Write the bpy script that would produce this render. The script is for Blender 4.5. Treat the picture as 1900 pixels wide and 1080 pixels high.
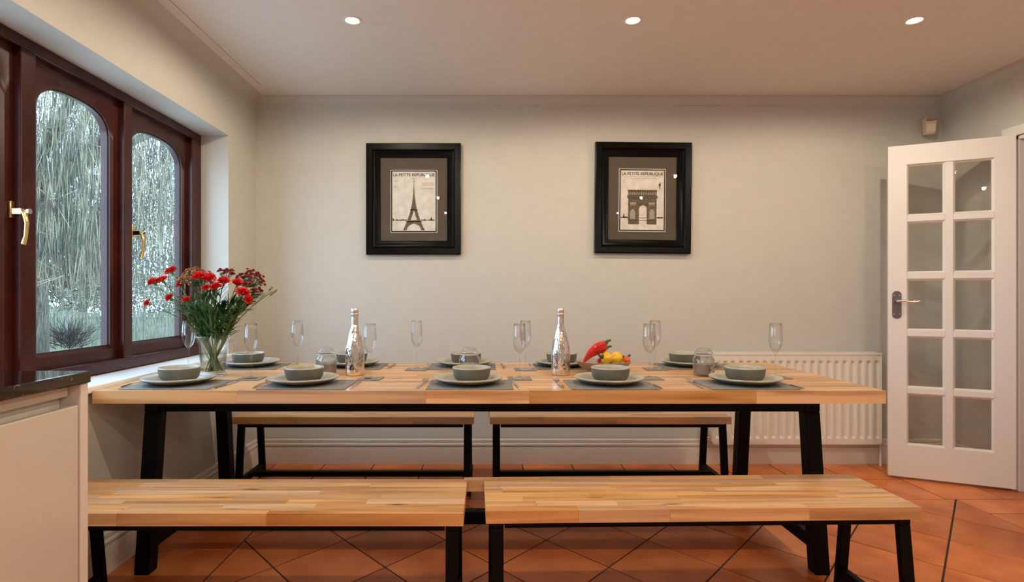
import bpy, math, random
from mathutils import Vector, Matrix

# ------------------------------------------------------------------ clear
for o in list(bpy.data.objects):
    bpy.data.objects.remove(o, do_unlink=True)
S = bpy.context.scene
COL = S.collection
PI = math.pi

# ------------------------------------------------------------------ camera, world, exposure
F = 1060.0; VX = 903.0; VY = 550.0; H = 1.095
cam_d = bpy.data.cameras.new('camera')
cam_d.sensor_fit = 'HORIZONTAL'; cam_d.sensor_width = 36.0
cam_d.lens = F / 1900.0 * 36.0
cam_d.shift_x = (950 - VX) / 1900.0
cam_d.shift_y = (VY - 540) / 1900.0
cam_d.clip_start = 0.05; cam_d.clip_end = 200
cam = bpy.data.objects.new('camera', cam_d); COL.objects.link(cam)
cam.location = (0, 0, H); cam.rotation_euler = (PI / 2, 0, 0)
S.camera = cam

S.view_settings.view_transform = 'Standard'
S.view_settings.look = 'None'
S.view_settings.gamma = 1.0
S.view_settings.use_curve_mapping = False
S.view_settings.exposure = 0.0

W = bpy.data.worlds.new('overcast_sky'); S.world = W; W.use_nodes = True
bg = W.node_tree.nodes['Background']
bg.inputs[0].default_value = (0.51, 0.73, 1.0, 1); bg.inputs[1].default_value = 8.6

SPOT_W = 19.5; SPOT_COL = (1.0, 0.86, 0.66)

# ------------------------------------------------------------------ material helpers
def mat(name, col=(.8, .8, .8), rough=.5, metal=0.0, spec=.5, coat=0.0, **kw):
    m = bpy.data.materials.new(name); m.use_nodes = True
    b = m.node_tree.nodes['Principled BSDF']
    b.inputs['Base Color'].default_value = (*col, 1)
    b.inputs['Roughness'].default_value = rough
    b.inputs['Metallic'].default_value = metal
    b.inputs['Specular IOR Level'].default_value = spec
    b.inputs['Coat Weight'].default_value = coat
    for k, v in kw.items(): b.inputs[k].default_value = v
    return m
def N(m, t, **kw):
    n = m.node_tree.nodes.new(t)
    for k, v in kw.items(): setattr(n, k, v)
    return n
def L(m, a, b): m.node_tree.links.new(a, b)
def PB(m): return m.node_tree.nodes['Principled BSDF']
def noise_col(m, c1, c2, scale=6, detail=5, coord='Object', stretch=(1, 1, 1), fac=(0.35, 0.65), bump=0, bdist=.002, rnd=0):
    tc = N(m, 'ShaderNodeTexCoord'); mp = N(m, 'ShaderNodeMapping'); mp.inputs['Scale'].default_value = stretch
    L(m, tc.outputs[coord], mp.inputs[0])
    src = mp.outputs[0]
    if rnd:
        oi = N(m, 'ShaderNodeObjectInfo'); ml = N(m, 'ShaderNodeMath', operation='MULTIPLY'); ml.inputs[1].default_value = rnd
        L(m, oi.outputs['Random'], ml.inputs[0])
        ad = N(m, 'ShaderNodeVectorMath', operation='ADD'); L(m, src, ad.inputs[0]); L(m, ml.outputs[0], ad.inputs[1]); src = ad.outputs[0]
    nz = N(m, 'ShaderNodeTexNoise'); nz.inputs['Scale'].default_value = scale; nz.inputs['Detail'].default_value = detail
    L(m, src, nz.inputs['Vector'])
    cr = N(m, 'ShaderNodeValToRGB')
    cr.color_ramp.elements[0].position = fac[0]; cr.color_ramp.elements[0].color = (*c1, 1)
    cr.color_ramp.elements[1].position = fac[1]; cr.color_ramp.elements[1].color = (*c2, 1)
    L(m, nz.outputs['Fac'], cr.inputs[0]); L(m, cr.outputs[0], PB(m).inputs['Base Color'])
    if bump:
        bp = N(m, 'ShaderNodeBump'); bp.inputs['Strength'].default_value = bump; bp.inputs['Distance'].default_value = bdist
        L(m, nz.outputs['Fac'], bp.inputs['Height']); L(m, bp.outputs[0], PB(m).inputs['Normal'])
    return nz, cr

def wall_paint(name, c):
    m = mat(name, c, .75, spec=.3)
    noise_col(m, tuple(x * .97 for x in c), c, 14, 8, bump=.12, bdist=.004)
    return m
M_wall = wall_paint('wall_paint', (.60, .578, .520))
M_ceil = wall_paint('ceiling_paint', (.80, .76, .70))
M_white = mat('white_gloss_paint', (.80, .77, .74), .32)
M_sill = mat('sill_paint', (.92, .91, .89), .3)
M_skirt = mat('skirting_paint', (.80, .74, .66), .35)
M_rad = mat('radiator_enamel', (.82, .77, .68), .33)
M_grout = mat('dark_grout', (.045, .03, .024), .9)

# terracotta tile: every tile its own shade
M_tile = mat('terracotta_tile', (.5, .16, .06), .30, spec=.4)
def _tile(m):
    oi = N(m, 'ShaderNodeObjectInfo'); tc = N(m, 'ShaderNodeTexCoord')
    nz = N(m, 'ShaderNodeTexNoise'); nz.inputs['Scale'].default_value = 5; nz.inputs['Detail'].default_value = 7
    ad = N(m, 'ShaderNodeVectorMath', operation='ADD'); sc = N(m, 'ShaderNodeMath', operation='MULTIPLY'); sc.inputs[1].default_value = 40
    L(m, oi.outputs['Random'], sc.inputs[0]); L(m, tc.outputs['Object'], ad.inputs[0]); L(m, sc.outputs[0], ad.inputs[1])
    L(m, ad.outputs[0], nz.inputs['Vector'])
    cr = N(m, 'ShaderNodeValToRGB'); e = cr.color_ramp.elements
    e[0].position = .3; e[0].color = (.58, .135, .026, 1); e[1].position = .7; e[1].color = (.88, .28, .075, 1)
    L(m, nz.outputs['Fac'], cr.inputs[0])
    hv = N(m, 'ShaderNodeHueSaturation')
    mr = N(m, 'ShaderNodeMapRange'); mr.inputs['To Min'].default_value = .78; mr.inputs['To Max'].default_value = 1.12
    L(m, oi.outputs['Random'], mr.inputs['Value']); L(m, mr.outputs[0], hv.inputs['Value'])
    L(m, cr.outputs[0], hv.inputs['Color']); L(m, hv.outputs[0], PB(m).inputs['Base Color'])
    bp = N(m, 'ShaderNodeBump'); bp.inputs['Strength'].default_value = .25; bp.inputs['Distance'].default_value = .003
    L(m, nz.outputs['Fac'], bp.inputs['Height']); L(m, bp.outputs[0], PB(m).inputs['Normal'])
_tile(M_tile)

# beech staves: every stave its own shade, grain along X
def wood(name, dark, light, knots=True):
    m = mat(name, light, .36, coat=.16)
    oi = N(m, 'ShaderNodeObjectInfo'); tc = N(m, 'ShaderNodeTexCoord')
    sc = N(m, 'ShaderNodeMath', operation='MULTIPLY'); sc.inputs[1].default_value = 60
    L(m, oi.outputs['Random'], sc.inputs[0])
    ad = N(m, 'ShaderNodeVectorMath', operation='ADD'); L(m, tc.outputs['Object'], ad.inputs[0]); L(m, sc.outputs[0], ad.inputs[1])
    mp = N(m, 'ShaderNodeMapping'); mp.inputs['Scale'].default_value = (1.6, 26, 26); L(m, ad.outputs[0], mp.inputs[0])
    nz = N(m, 'ShaderNodeTexNoise'); nz.inputs['Scale'].default_value = 1.0; nz.inputs['Detail'].default_value = 8; nz.inputs['Distortion'].default_value = .6
    L(m, mp.outputs[0], nz.inputs['Vector'])
    cr = N(m, 'ShaderNodeValToRGB'); e = cr.color_ramp.elements
    e[0].position = .30; e[0].color = (*dark, 1); e[1].position = .62; e[1].color = (*light, 1)
    L(m, nz.outputs['Fac'], cr.inputs[0])
    hv = N(m, 'ShaderNodeHueSaturation')
    w1 = N(m, 'ShaderNodeTexWhiteNoise', noise_dimensions='1D'); L(m, oi.outputs['Random'], w1.inputs['W'])
    mr = N(m, 'ShaderNodeMapRange'); mr.inputs['To Min'].default_value = .84; mr.inputs['To Max'].default_value = 1.13
    L(m, oi.outputs['Random'], mr.inputs['Value']); L(m, mr.outputs[0], hv.inputs['Value'])
    ms = N(m, 'ShaderNodeMapRange'); ms.inputs['To Min'].default_value = .85; ms.inputs['To Max'].default_value = 1.12
    L(m, w1.outputs['Value'], ms.inputs['Value']); L(m, ms.outputs[0], hv.inputs['Saturation'])
    L(m, cr.outputs[0], hv.inputs['Color'])
    out = hv.outputs[0]
    if knots:
        mp2 = N(m, 'ShaderNodeMapping'); mp2.inputs['Scale'].default_value = (3.0, 13, .01); L(m, ad.outputs[0], mp2.inputs[0])
        vo = N(m, 'ShaderNodeTexVoronoi'); vo.inputs['Scale'].default_value = 1.0; L(m, mp2.outputs[0], vo.inputs['Vector'])
        k = N(m, 'ShaderNodeValToRGB'); ke = k.color_ramp.elements
        ke[0].position = .02; ke[0].color = (1, 1, 1, 1); ke[1].position = .13; ke[1].color = (0, 0, 0, 1)
        L(m, vo.outputs['Distance'], k.inputs[0])
        mx = N(m, 'ShaderNodeMix', data_type='RGBA'); mx.inputs['B'].default_value = (.10, .04, .015, 1)
        L(m, k.outputs[0], mx.inputs['Factor']); L(m, out, mx.inputs['A']); out = mx.outputs['Result']
    L(m, out, PB(m).inputs['Base Color'])
    bp = N(m, 'ShaderNodeBump'); bp.inputs['Strength'].default_value = .1; bp.inputs['Distance'].default_value = .001
    L(m, nz.outputs['Fac'], bp.inputs['Height']); L(m, bp.outputs[0], PB(m).inputs['Normal'])
    return m
M_wood = wood('beech_stave', (.46, .215, .085), (.80, .475, .225))
M_core = mat('glue_line', (.22, .10, .04), .8)

M_black = mat('black_steel', (.002, .002, .0022), .5, spec=.12)
M_mahog = mat('mahogany_frame', (.07, .012, .010), .27, spec=.4)
noise_col(M_mahog, (.034, .005, .004), (.058, .009, .006), 4, 5, stretch=(2, 2, 2), fac=(.3, .7))
M_seal = mat('grey_seal', (.55, .56, .58), .5)
M_brass = mat('brass', (.78, .56, .25), .2, metal=1)
M_chrome = mat('chrome', (.8, .8, .82), .15, metal=1)
M_pewter = mat('pewter', (.16, .15, .17), .35, metal=.8)
M_steel = mat('cutlery_steel', (.62, .60, .58), .18, metal=1)
M_bottle = mat('mirror_silver', (.93, .88, .84), .06, metal=1)
noise_col(M_bottle, (.66, .63, .61), (.86, .82, .79), 45, 3, bump=.9, bdist=.008, stretch=(1, 1, .35))
M_foil = mat('silver_foil', (.75, .70, .66), .32, metal=1)
noise_col(M_foil, (.66, .61, .57), (.8, .76, .72), 120, 2, bump=.5, bdist=.001)
M_granite = mat('black_granite', (.01, .01, .012), .06, coat=.5)
nz_, cr_ = noise_col(M_granite, (.006, .006, .008), (.16, .16, .19), 90, 4, fac=(.62, .74))
M_cream = mat('cream_gloss', (.66, .60, .52), .25, coat=.2)
M_creame = mat('cream_edge', (.76, .70, .63), .3)
M_mat = mat('grey_placemat', (.15, .145, .14), .7)
noise_col(M_mat, (.19, .18, .165), (.25, .24, .22), 60, 4, bump=.2, bdist=.0006)
M_stone = mat('stoneware_side', (.20, .185, .155), .42)
noise_col(M_stone, (.105, .096, .072), (.155, .142, .110), 18, 6)
M_stone_in = mat('stoneware_glaze', (.50, .48, .41), .33)
noise_col(M_stone_in, (.38, .36, .29), (.50, .475, .39), 25, 6)
M_wax = mat('grey_wax', (.30, .25, .22), .6)
M_label = mat('jar_label', (.35, .33, .27), .6)
noise_col(M_label, (.10, .16, .10), (.55, .40, .35), 90, 3, fac=(.45, .55))
M_frame = mat('black_lacquer', (.0025, .002, .002), .22, spec=.12)
M_mount = mat('taupe_mount', (.095, .073, .052), .8)
M_paper = mat('aged_print_paper', (.60, .55, .49), .8)
noise_col(M_paper, (.70, .65, .57), (.84, .79, .71), 22, 6)
M_inkw = mat('mount_bevel', (.72, .68, .6), .7)
M_ink = mat('print_ink', (.012, .010, .008), .8)
M_inkb = mat('sepia_ink', (.11, .085, .05), .8)
noise_col(M_inkb, (.045, .035, .02), (.22, .18, .11), 220, 3, fac=(.4, .6))
M_inkl = mat('pale_ink', (.38, .34, .28), .8)
M_pir = mat('yellowed_plastic', (.70, .58, .42), .4)
M_dark = mat('dark_plastic', (.03, .02, .015), .5)
M_green = mat('stem_green', (.10, .20, .05), .5)
noise_col(M_green, (.05, .12, .03), (.16, .27, .08), 30, 3)
M_leaf = mat('leaf_green', (.035, .10, .02), .45)
noise_col(M_leaf, (.014, .05, .012), (.07, .17, .035), 35, 3)
M_red = mat('carnation_red', (.78, .015, .012), .55)
noise_col(M_red, (.55, .008, .008), (.90, .03, .02), 60, 3)
M_dred = mat('chrysanthemum_red', (.30, .02, .02), .6)
noise_col(M_dred, (.16, .008, .010), (.45, .05, .03), 120, 3)
M_bronze = mat('chrysanthemum_bronze', (.45, .16, .08), .6)
noise_col(M_bronze, (.22, .02, .015), (.75, .42, .20), 150, 2, fac=(.4, .6))
M_bud = mat('bud_green', (.22, .16, .06), .55)
M_chili = mat('red_pepper_skin', (.70, .012, .012), .14, coat=.5)
M_yellow = mat('yellow_pepper_skin', (.90, .52, .02), .18, coat=.4)
M_tomato = mat('orange_tomato_skin', (.80, .13, .02), .18, coat=.4)
M_brownbowl = mat('brown_glaze', (.33, .22, .15), .4)
M_lamp = bpy.data.materials.new('lamp_glow'); M_lamp.use_nodes = True
_n = M_lamp.node_tree.nodes; _n.remove(_n['Principled BSDF'])
_e = _n.new('ShaderNodeEmission'); _e.inputs[0].default_value = (1, .88, .70, 1); _e.inputs[1].default_value = 16
M_lamp.node_tree.links.new(_e.outputs[0], _n['Material Output'].inputs[0])

def thin_glass(name, tint=(.97, .98, .98), edge=(.55, .58, .60), refl=1.0, rough=0.0, edgepow=.35):
    m = bpy.data.materials.new(name); m.use_nodes = True
    nt = m.node_tree; nt.nodes.remove(nt.nodes['Principled BSDF'])
    lw = N(m, 'ShaderNodeLayerWeight'); lw.inputs['Blend'].default_value = edgepow
    mc = N(m, 'ShaderNodeMix', data_type='RGBA'); mc.inputs['A'].default_value = (*tint, 1); mc.inputs['B'].default_value = (*edge, 1)
    L(m, lw.outputs['Facing'], mc.inputs['Factor'])
    tr = N(m, 'ShaderNodeBsdfTransparent'); L(m, mc.outputs['Result'], tr.inputs[0])
    gl = N(m, 'ShaderNodeBsdfGlossy'); gl.inputs['Roughness'].default_value = rough; gl.inputs[0].default_value = (1, 1, 1, 1)
    lf = N(m, 'ShaderNodeLayerWeight'); lf.inputs['Blend'].default_value = .5
    pw_ = N(m, 'ShaderNodeMath', operation='POWER'); pw_.inputs[1].default_value = 5; L(m, lf.outputs['Facing'], pw_.inputs[0])
    fr = N(m, 'ShaderNodeMath', operation='MULTIPLY_ADD'); fr.inputs[1].default_value = .96; fr.inputs[2].default_value = .04; L(m, pw_.outputs[0], fr.inputs[0])
    mu = N(m, 'ShaderNodeMath', operation='MULTIPLY'); mu.inputs[1].default_value = refl; mu.use_clamp = True
    L(m, fr.outputs[0], mu.inputs[0])
    mx = N(m, 'ShaderNodeMixShader'); L(m, mu.outputs[0], mx.inputs[0]); L(m, tr.outputs[0], mx.inputs[1]); L(m, gl.outputs[0], mx.inputs[2])
    L(m, mx.outputs[0], nt.nodes['Material Output'].inputs[0])
    return m
M_pane = thin_glass('window_glass', (.97, .985, .98), (.85, .9, .9), .6)
M_doorglass = thin_glass('door_glass', (.94, .94, .92), (.82, .82, .8), .9)
M_picglass = thin_glass('picture_glass', (.98, .98, .98), (.95, .95, .95), .5)
M_glass = thin_glass('drinking_glass', (.992, .992, .99), (.80, .80, .79), 1.3, .02, .25)
M_jar = thin_glass('jar_glass', (.97, .975, .97), (.72, .73, .72), 1.6, .04, .3)
M_water = thin_glass('vase_water', (.88, .90, .86), (.6, .63, .58), .5)

# ------------------------------------------------------------------ mesh helpers
class MB:
    def __init__(s): s.v = []; s.f = []; s.mi = []; s.cur = 0
    def add(s, vs, fs):
        n = len(s.v); s.v += [tuple(v) for v in vs]; s.f += [tuple(i + n for i in f) for f in fs]; s.mi += [s.cur] * len(fs)
        return s
    def box(s, x0, x1, y0, y1, z0, z1):
        return s.add([(x0, y0, z0), (x1, y0, z0), (x1, y1, z0), (x0, y1, z0), (x0, y0, z1), (x1, y0, z1), (x1, y1, z1), (x0, y1, z1)],
                     [(3, 2, 1, 0), (4, 5, 6, 7), (0, 1, 5, 4), (1, 2, 6, 5), (2, 3, 7, 6), (3, 0, 4, 7)])
    def hexa(s, bot, top):
        """bot, top: four corners each, counter-clockwise seen from above"""
        return s.add(list(bot) + list(top), [(3, 2, 1, 0), (4, 5, 6, 7), (0, 1, 5, 4), (1, 2, 6, 5), (2, 3, 7, 6), (3, 0, 4, 7)])
    def prism(s, poly, z0, z1, inset=0):
        n = len(poly); cx = sum(p[0] for p in poly) / n; cy = sum(p[1] for p in poly) / n
        top = poly
        if inset:
            top = []
            for p in poly:
                d = math.hypot(p[0] - cx, p[1] - cy) or 1; k = max(0, 1 - inset / d); top.append((cx + (p[0] - cx) * k, cy + (p[1] - cy) * k))
        vs = [(p[0], p[1], z0) for p in poly] + [(p[0], p[1], z1 - (inset if inset else 0)) for p in poly]
        fs = [tuple(range(n - 1, -1, -1))] + [(i, (i + 1) % n, n + (i + 1) % n, n + i) for i in range(n)]
        if inset:
            vs += [(p[0], p[1], z1) for p in top]; fs += [(n + i, n + (i + 1) % n, 2 * n + (i + 1) % n, 2 * n + i) for i in range(n)]
            fs.append(tuple(range(2 * n, 3 * n)))
        else: fs.append(tuple(range(n, 2 * n)))
        return s.add(vs, fs)
    def lathe(s, prof, seg=32, c=(0, 0, 0), mats=None):
        rows = []; n0 = len(s.v)
        for r, z in prof:
            if r < 1e-6: s.v.append((c[0], c[1], c[2] + z)); rows.append([len(s.v) - 1])
            else:
                rows.append(list(range(len(s.v), len(s.v) + seg)))
                for i in range(seg):
                    a = 2 * PI * i / seg; s.v.append((c[0] + r * math.cos(a), c[1] + r * math.sin(a), c[2] + z))
        for k in range(len(rows) - 1):
            a, b = rows[k], rows[k + 1]; mi = mats[k] if mats else s.cur
            for i in range(seg):
                j = (i + 1) % seg
                if len(a) == 1 and len(b) == 1: continue
                if len(a) == 1: s.f.append((a[0], b[j], b[i]))
                elif len(b) == 1: s.f.append((a[i], a[j], b[0]))
                else: s.f.append((a[i], a[j], b[j], b[i]))
                s.mi.append(mi)
        return s
    def tube(s, pts, rad, seg=8, cap=True):
        pts = [Vector(p) for p in pts]; n = len(pts)
        rr = rad if isinstance(rad, (list, tuple)) else [rad] * n
        up = Vector((0, 0, 1)); base = len(s.v); prev = None
        for i, p in enumerate(pts):
            t = (pts[min(i + 1, n - 1)] - pts[max(i - 1, 0)])
            t = t.normalized() if t.length > 1e-9 else Vector((0, 0, 1))
            if prev is None:
                a = t.cross(up);
                if a.length < .05: a = t.cross(Vector((1, 0, 0)))
            else: a = prev - t * prev.dot(t)
            a.normalize(); prev = a; b = t.cross(a)
            for k in range(seg):
                an = 2 * PI * k / seg; q = p + (a * math.cos(an) + b * math.sin(an)) * rr[i]; s.v.append(tuple(q))
        for i in range(n - 1):
            for k in range(seg):
                j = (k + 1) % seg; s.f.append((base + i * seg + k, base + i * seg + j, base + (i + 1) * seg + j, base + (i + 1) * seg + k)); s.mi.append(s.cur)
        if cap:
            s.f.append(tuple(base + k for k in range(seg - 1, -1, -1))); s.f.append(tuple(base + (n - 1) * seg + k for k in range(seg))); s.mi += [s.cur] * 2
        return s
    def extr(s, prof, axis, a0, a1):
        """profile (u,z) extruded along X or Y between a0 and a1"""
        n = len(prof); P = lambda u, z, a: (a, u, z) if axis == 'X' else (u, a, z)
        vs = [P(u, z, a0) for u, z in prof] + [P(u, z, a1) for u, z in prof]
        return s.add(vs, [(i, (i + 1) % n, n + (i + 1) % n, n + i) for i in range(n)] + [tuple(range(n - 1, -1, -1)), tuple(range(n, 2 * n))])
    def build(s, name, mats, parent=None, smooth=False, bevel=0, seg=2):
        me = bpy.data.meshes.new(name); me.from_pydata(s.v, [], s.f)
        if not isinstance(mats, (list, tuple)): mats = [mats]
        for m in mats: me.materials.append(m)
        if len(mats) > 1: me.polygons.foreach_set('material_index', s.mi)
        import bmesh
        bm = bmesh.new(); bm.from_mesh(me); bmesh.ops.recalc_face_normals(bm, faces=bm.faces); bm.to_mesh(me); bm.free()
        if smooth:
            me.polygons.foreach_set('use_smooth', [True] * len(me.polygons))
            if smooth is not True:
                me.set_sharp_from_angle(angle=math.radians(smooth))
        me.update()
        o = bpy.data.objects.new(name, me); COL.objects.link(o)
        if parent: o.parent = parent
        if bevel:
            b = o.modifiers.new('bevel', 'BEVEL'); b.width = bevel; b.segments = seg; b.limit_method = 'ANGLE'; b.angle_limit = math.radians(40)
        return o
def tag(o, label=None, cat=None, group=None, kind=None):
    if label: o['label'] = label
    if cat: o['category'] = cat
    if group: o['group'] = group
    if kind: o['kind'] = kind
    return o
def thing(name, label, cat, loc=(0, 0, 0), rz=0, group=None):
    o = bpy.data.objects.new(name, None); COL.objects.link(o); o.empty_display_size = .05
    o.location = loc; o.rotation_euler = (0, 0, rz)
    return tag(o, label, cat, group)
def struct(o): o['kind'] = 'structure'; return o
def copy_tree(o, parent=None):
    c = o.copy(); COL.objects.link(c); c.parent = parent
    for ch in list(o.children): copy_tree(ch, c)
    return c
def P(x, y, Y):
    return Vector(((x - VX) * Y / F, Y, H - (y - VY) * Y / F))
rnd = random.Random(7)

# ------------------------------------------------------------------ room
XL, XR, YB, YR, ZC = -1.512, 2.985, 3.746, -2.6, 2.4
WT = .24
TOPZ, BOTZ = 2.037, .73; WY0, WY1 = 1.44, 3.346
m = MB()
RW0, RW1, RB, RT = -2.3, -.75, 1.0, 2.037      # opening for an added, unseen window that lets in fill daylight
m.box(XL - WT, XL, YR, RW0, 0, ZC); m.box(XL - WT, XL, RW1, WY0, 0, ZC); m.box(XL - WT, XL, RW0, RW1, 0, RB); m.box(XL - WT, XL, RW0, RW1, RT, ZC)
m.box(XL - WT, XL, WY1, YB + .2, 0, ZC)
m.box(XL - WT, XL, WY0, WY1, 0, BOTZ); m.box(XL - WT, XL, WY0, WY1, TOPZ, ZC)
wl = struct(m.build('wall_left', M_wall))
struct(MB().box(XL - WT, XR + .2, YB, YB + .2, 0, ZC).build('wall_back', M_wall))
DY1, DY0, DZ = 3.224, 2.45, 1.998       # doorway in right wall
m = MB(); m.box(XR, XR + .14, DY1, YB + .2, 0, ZC); m.box(XR, XR + .14, YR, DY0, 0, ZC); m.box(XR, XR + .14, DY0, DY1, DZ, ZC)
struct(m.build('wall_right', M_wall))
struct(MB().box(XL, XR, YR - .2, YR, 0, ZC).build('wall_rear', M_wall))
struct(MB().box(XL - WT, XR + .2, YR - .2, YB + .2, ZC, ZC + .1).build('ceiling', M_ceil))
# hall beyond the doorway
m = MB(); m.box(XR + 1.1, XR + 1.2, 1.6, 4.0, 0, ZC); m.box(XR + .14, XR + 1.1, 3.9, 4.0, 0, ZC); m.box(XR + .14, XR + 1.1, 1.6, 1.7, 0, ZC)
m.box(XR + .14, XR + 1.2, 1.6, 4.0, ZC, ZC + .1)
struct(m.build('wall_hall', M_wall))

# coving: small worn concave fillet along the walls
def cove(axis, a0, a1, corner, sgn, r, name):
    prof = [(corner, ZC), (corner, ZC - r)]
    n = 8
    for i in range(1, n):
        t = PI / 2 * i / n
        prof.append((corner + sgn * (r - r * math.cos(t)), ZC - r + r * math.sin(t)))
    prof.append((corner + sgn * r, ZC))
    mm = MB(); mm.extr(prof, axis, a0, a1)
    return struct(mm.build(name, M_wall, smooth=35))
cove('X', XL, XR, YB, -1, .05, 'trim_1')
cove('Y', YR, YB, XL, 1, .06, 'trim_2')
cove('Y', YR, YB, XR, -1, .05, 'trim_3')
M_crack = mat('plaster_crack', (.30, .25, .21), .9)
m = MB(); m.box(-1.397, -1.3945, .9, 3.52, ZC - .0008, ZC)
struct(m.build('trim_4', M_crack))
m = MB()
for a, b in ((.05, .09), (.28, .36), (.62, .67), (1.25, 1.55), (1.7, 1.95)): m.box(a, b, YB - .001, YB, ZC - .0535, ZC - .052)
struct(m.build('trim_5', M_crack))

# skirting
sk = [(0, 0), (0, .162), (.008, .162), (.013, .157), (.013, .143), (.008, .141), (.008, .139), (.019, .136), (.023, .129), (.021, .118), (.013, .115), (.013, .112), (.020, .109), (.022, .10), (.022, 0)]
def skirt(axis, a0, a1, c, sgn, name):
    mm = MB(); mm.extr([(c + sgn * u, z) for u, z in sk], axis, a0, a1); return struct(mm.build(name, M_skirt, smooth=30))
skirt('X', XL + .02, XR - .02, YB, -1, 'baseboard_back')
skirt('Y', 1.53, YB, XL, 1, 'baseboard_left')
skirt('Y', DY1 + .075, YB, XR, -1, 'baseboard_right')
skirt('Y', YR, DY0 - .075, XR, -1, 'baseboard_right_near')

# ------------------------------------------------------------------ floor and tiles
fl = struct(MB().box(XL - WT, XR + 1.2, YR - .2, YB + .2, -.12, -.0015).build('floor', M_grout))
def clip(poly, x0, x1, y0, y1):
    def cut(pl, ins, inter):
        out = []
        for i in range(len(pl)):
            a, b = pl[i], pl[(i + 1) % len(pl)]
            if ins(a): out.append(a)
            if ins(a) != ins(b): out.append(inter(a, b))
        return out
    def ix(c): return lambda a, b: (c, a[1] + (b[1] - a[1]) * (c - a[0]) / (b[0] - a[0]))
    def iy(c): return lambda a, b: (a[0] + (b[0] - a[0]) * (c - a[1]) / (b[1] - a[1]), c)
    for ins, it in ((lambda p: p[0] >= x0, ix(x0)), (lambda p: p[0] <= x1, ix(x1)), (lambda p: p[1] >= y0, iy(y0)), (lambda p: p[1] <= y1, iy(y1))):
        if poly: poly = cut(poly, ins, it)
    return poly
def shrink(poly, d):
    n = len(poly); out = []
    for i in range(n):
        p0, p1, p2 = Vector(poly[i - 1]), Vector(poly[i]), Vector(poly[(i + 1) % n])
        e1 = (p1 - p0).normalized(); e2 = (p2 - p1).normalized()
        n1 = Vector((-e1.y, e1.x)); n2 = Vector((-e2.y, e2.x))
        b = (n1 + n2); k = 1 + n1.dot(n2)
        if k < .1: out.append(tuple(p1)); continue
        out.append(tuple(p1 + b * (d / k)))
    return out
def area(poly): return .5 * sum(poly[i][0] * poly[(i + 1) % len(poly)][1] - poly[(i + 1) % len(poly)][0] * poly[i][1] for i in range(len(poly)))
def tile(poly, g=.0035):
    pl = []
    for p in poly:
        if not pl or math.hypot(p[0] - pl[-1][0], p[1] - pl[-1][1]) > 1e-4: pl.append(p)
    if len(pl) > 2 and math.hypot(pl[0][0] - pl[-1][0], pl[0][1] - pl[-1][1]) < 1e-4: pl.pop()
    if len(pl) < 3 or area(pl) < .002: return
    pl = shrink(pl, g)
    c = (sum(p[0] for p in pl) / len(pl), sum(p[1] for p in pl) / len(pl))
    mm = MB(); mm.prism([(p[0] - c[0], p[1] - c[1]) for p in pl], -.004, .0015, .0015)
    o = mm.build('tile', M_tile, fl); o.location = (c[0], c[1], rnd.uniform(-.0015, -.0005))
DX0, DX1, DYB = -1.0896, 2.531, 3.0804
hx, hy = .2263, .2567
FYN = -.6     # tiles built individually back to here, the base continues behind the camera
for j in range(-2, 32):
    for i in range(-1, 18):
        if (i + j) % 2 == 0: continue
        cx = DX0 + i * hx; cy = DYB - j * hy
        if cy < FYN: continue
        tile(clip([(cx - hx, cy), (cx, cy - hy), (cx + hx, cy), (cx, cy + hy)], DX0, DX1, FYN, DYB))
def rect(x0, x1, y0, y1): tile([(x0, y0), (x1, y0), (x1, y1), (x0, y1)])
xs = [XL] + [.231 + .3211 * k for k in range(-5, 9)] + [XR]
for a, b in zip(xs[:-1], xs[1:]):
    for y0, y1 in ((DYB, 3.42), (3.42, YB)): rect(a, b, y0, y1)
yy = DYB
ysl = [DYB, 2.825, 2.464, 2.10, 1.74, 1.38, 1.02, .66, .3, -.06, -.42, -.6]
for a, b in zip(ysl[1:], ysl[:-1]): rect(XL, DX0, a, b)
ysr = [DYB, 2.88, 2.52, 2.16, 1.80, 1.44, 1.08, .72, .36, 0, -.36, -.6]
for a, b in zip(ysr[1:], ysr[:-1]): rect(DX1, XR, a, b)
m = MB()
k = 0
for i in range(14):
    for j in range(6):
        x0 = XL + i * .3194; y0 = FYN - (j + 1) * .33
        m.prism([(x0 + .003, y0 + .003), (x0 + .316, y0 + .003), (x0 + .316, y0 + .327), (x0 + .003, y0 + .327)], -.004, .001, .0015)
for i in range(4):
    for j in range(8):
        x0 = XR + .0 + i * .30; y0 = 1.6 + j * .3
        if x0 > XR + 1.05: continue
        m.prism([(x0 + .003, y0 + .003), (x0 + .297, y0 + .003), (x0 + .297, y0 + .297), (x0 + .003, y0 + .297)], -.004, .001, .0015)
rt = m.build('rear_tiles', M_tile, fl); rt['kind'] = 'stuff'

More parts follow.
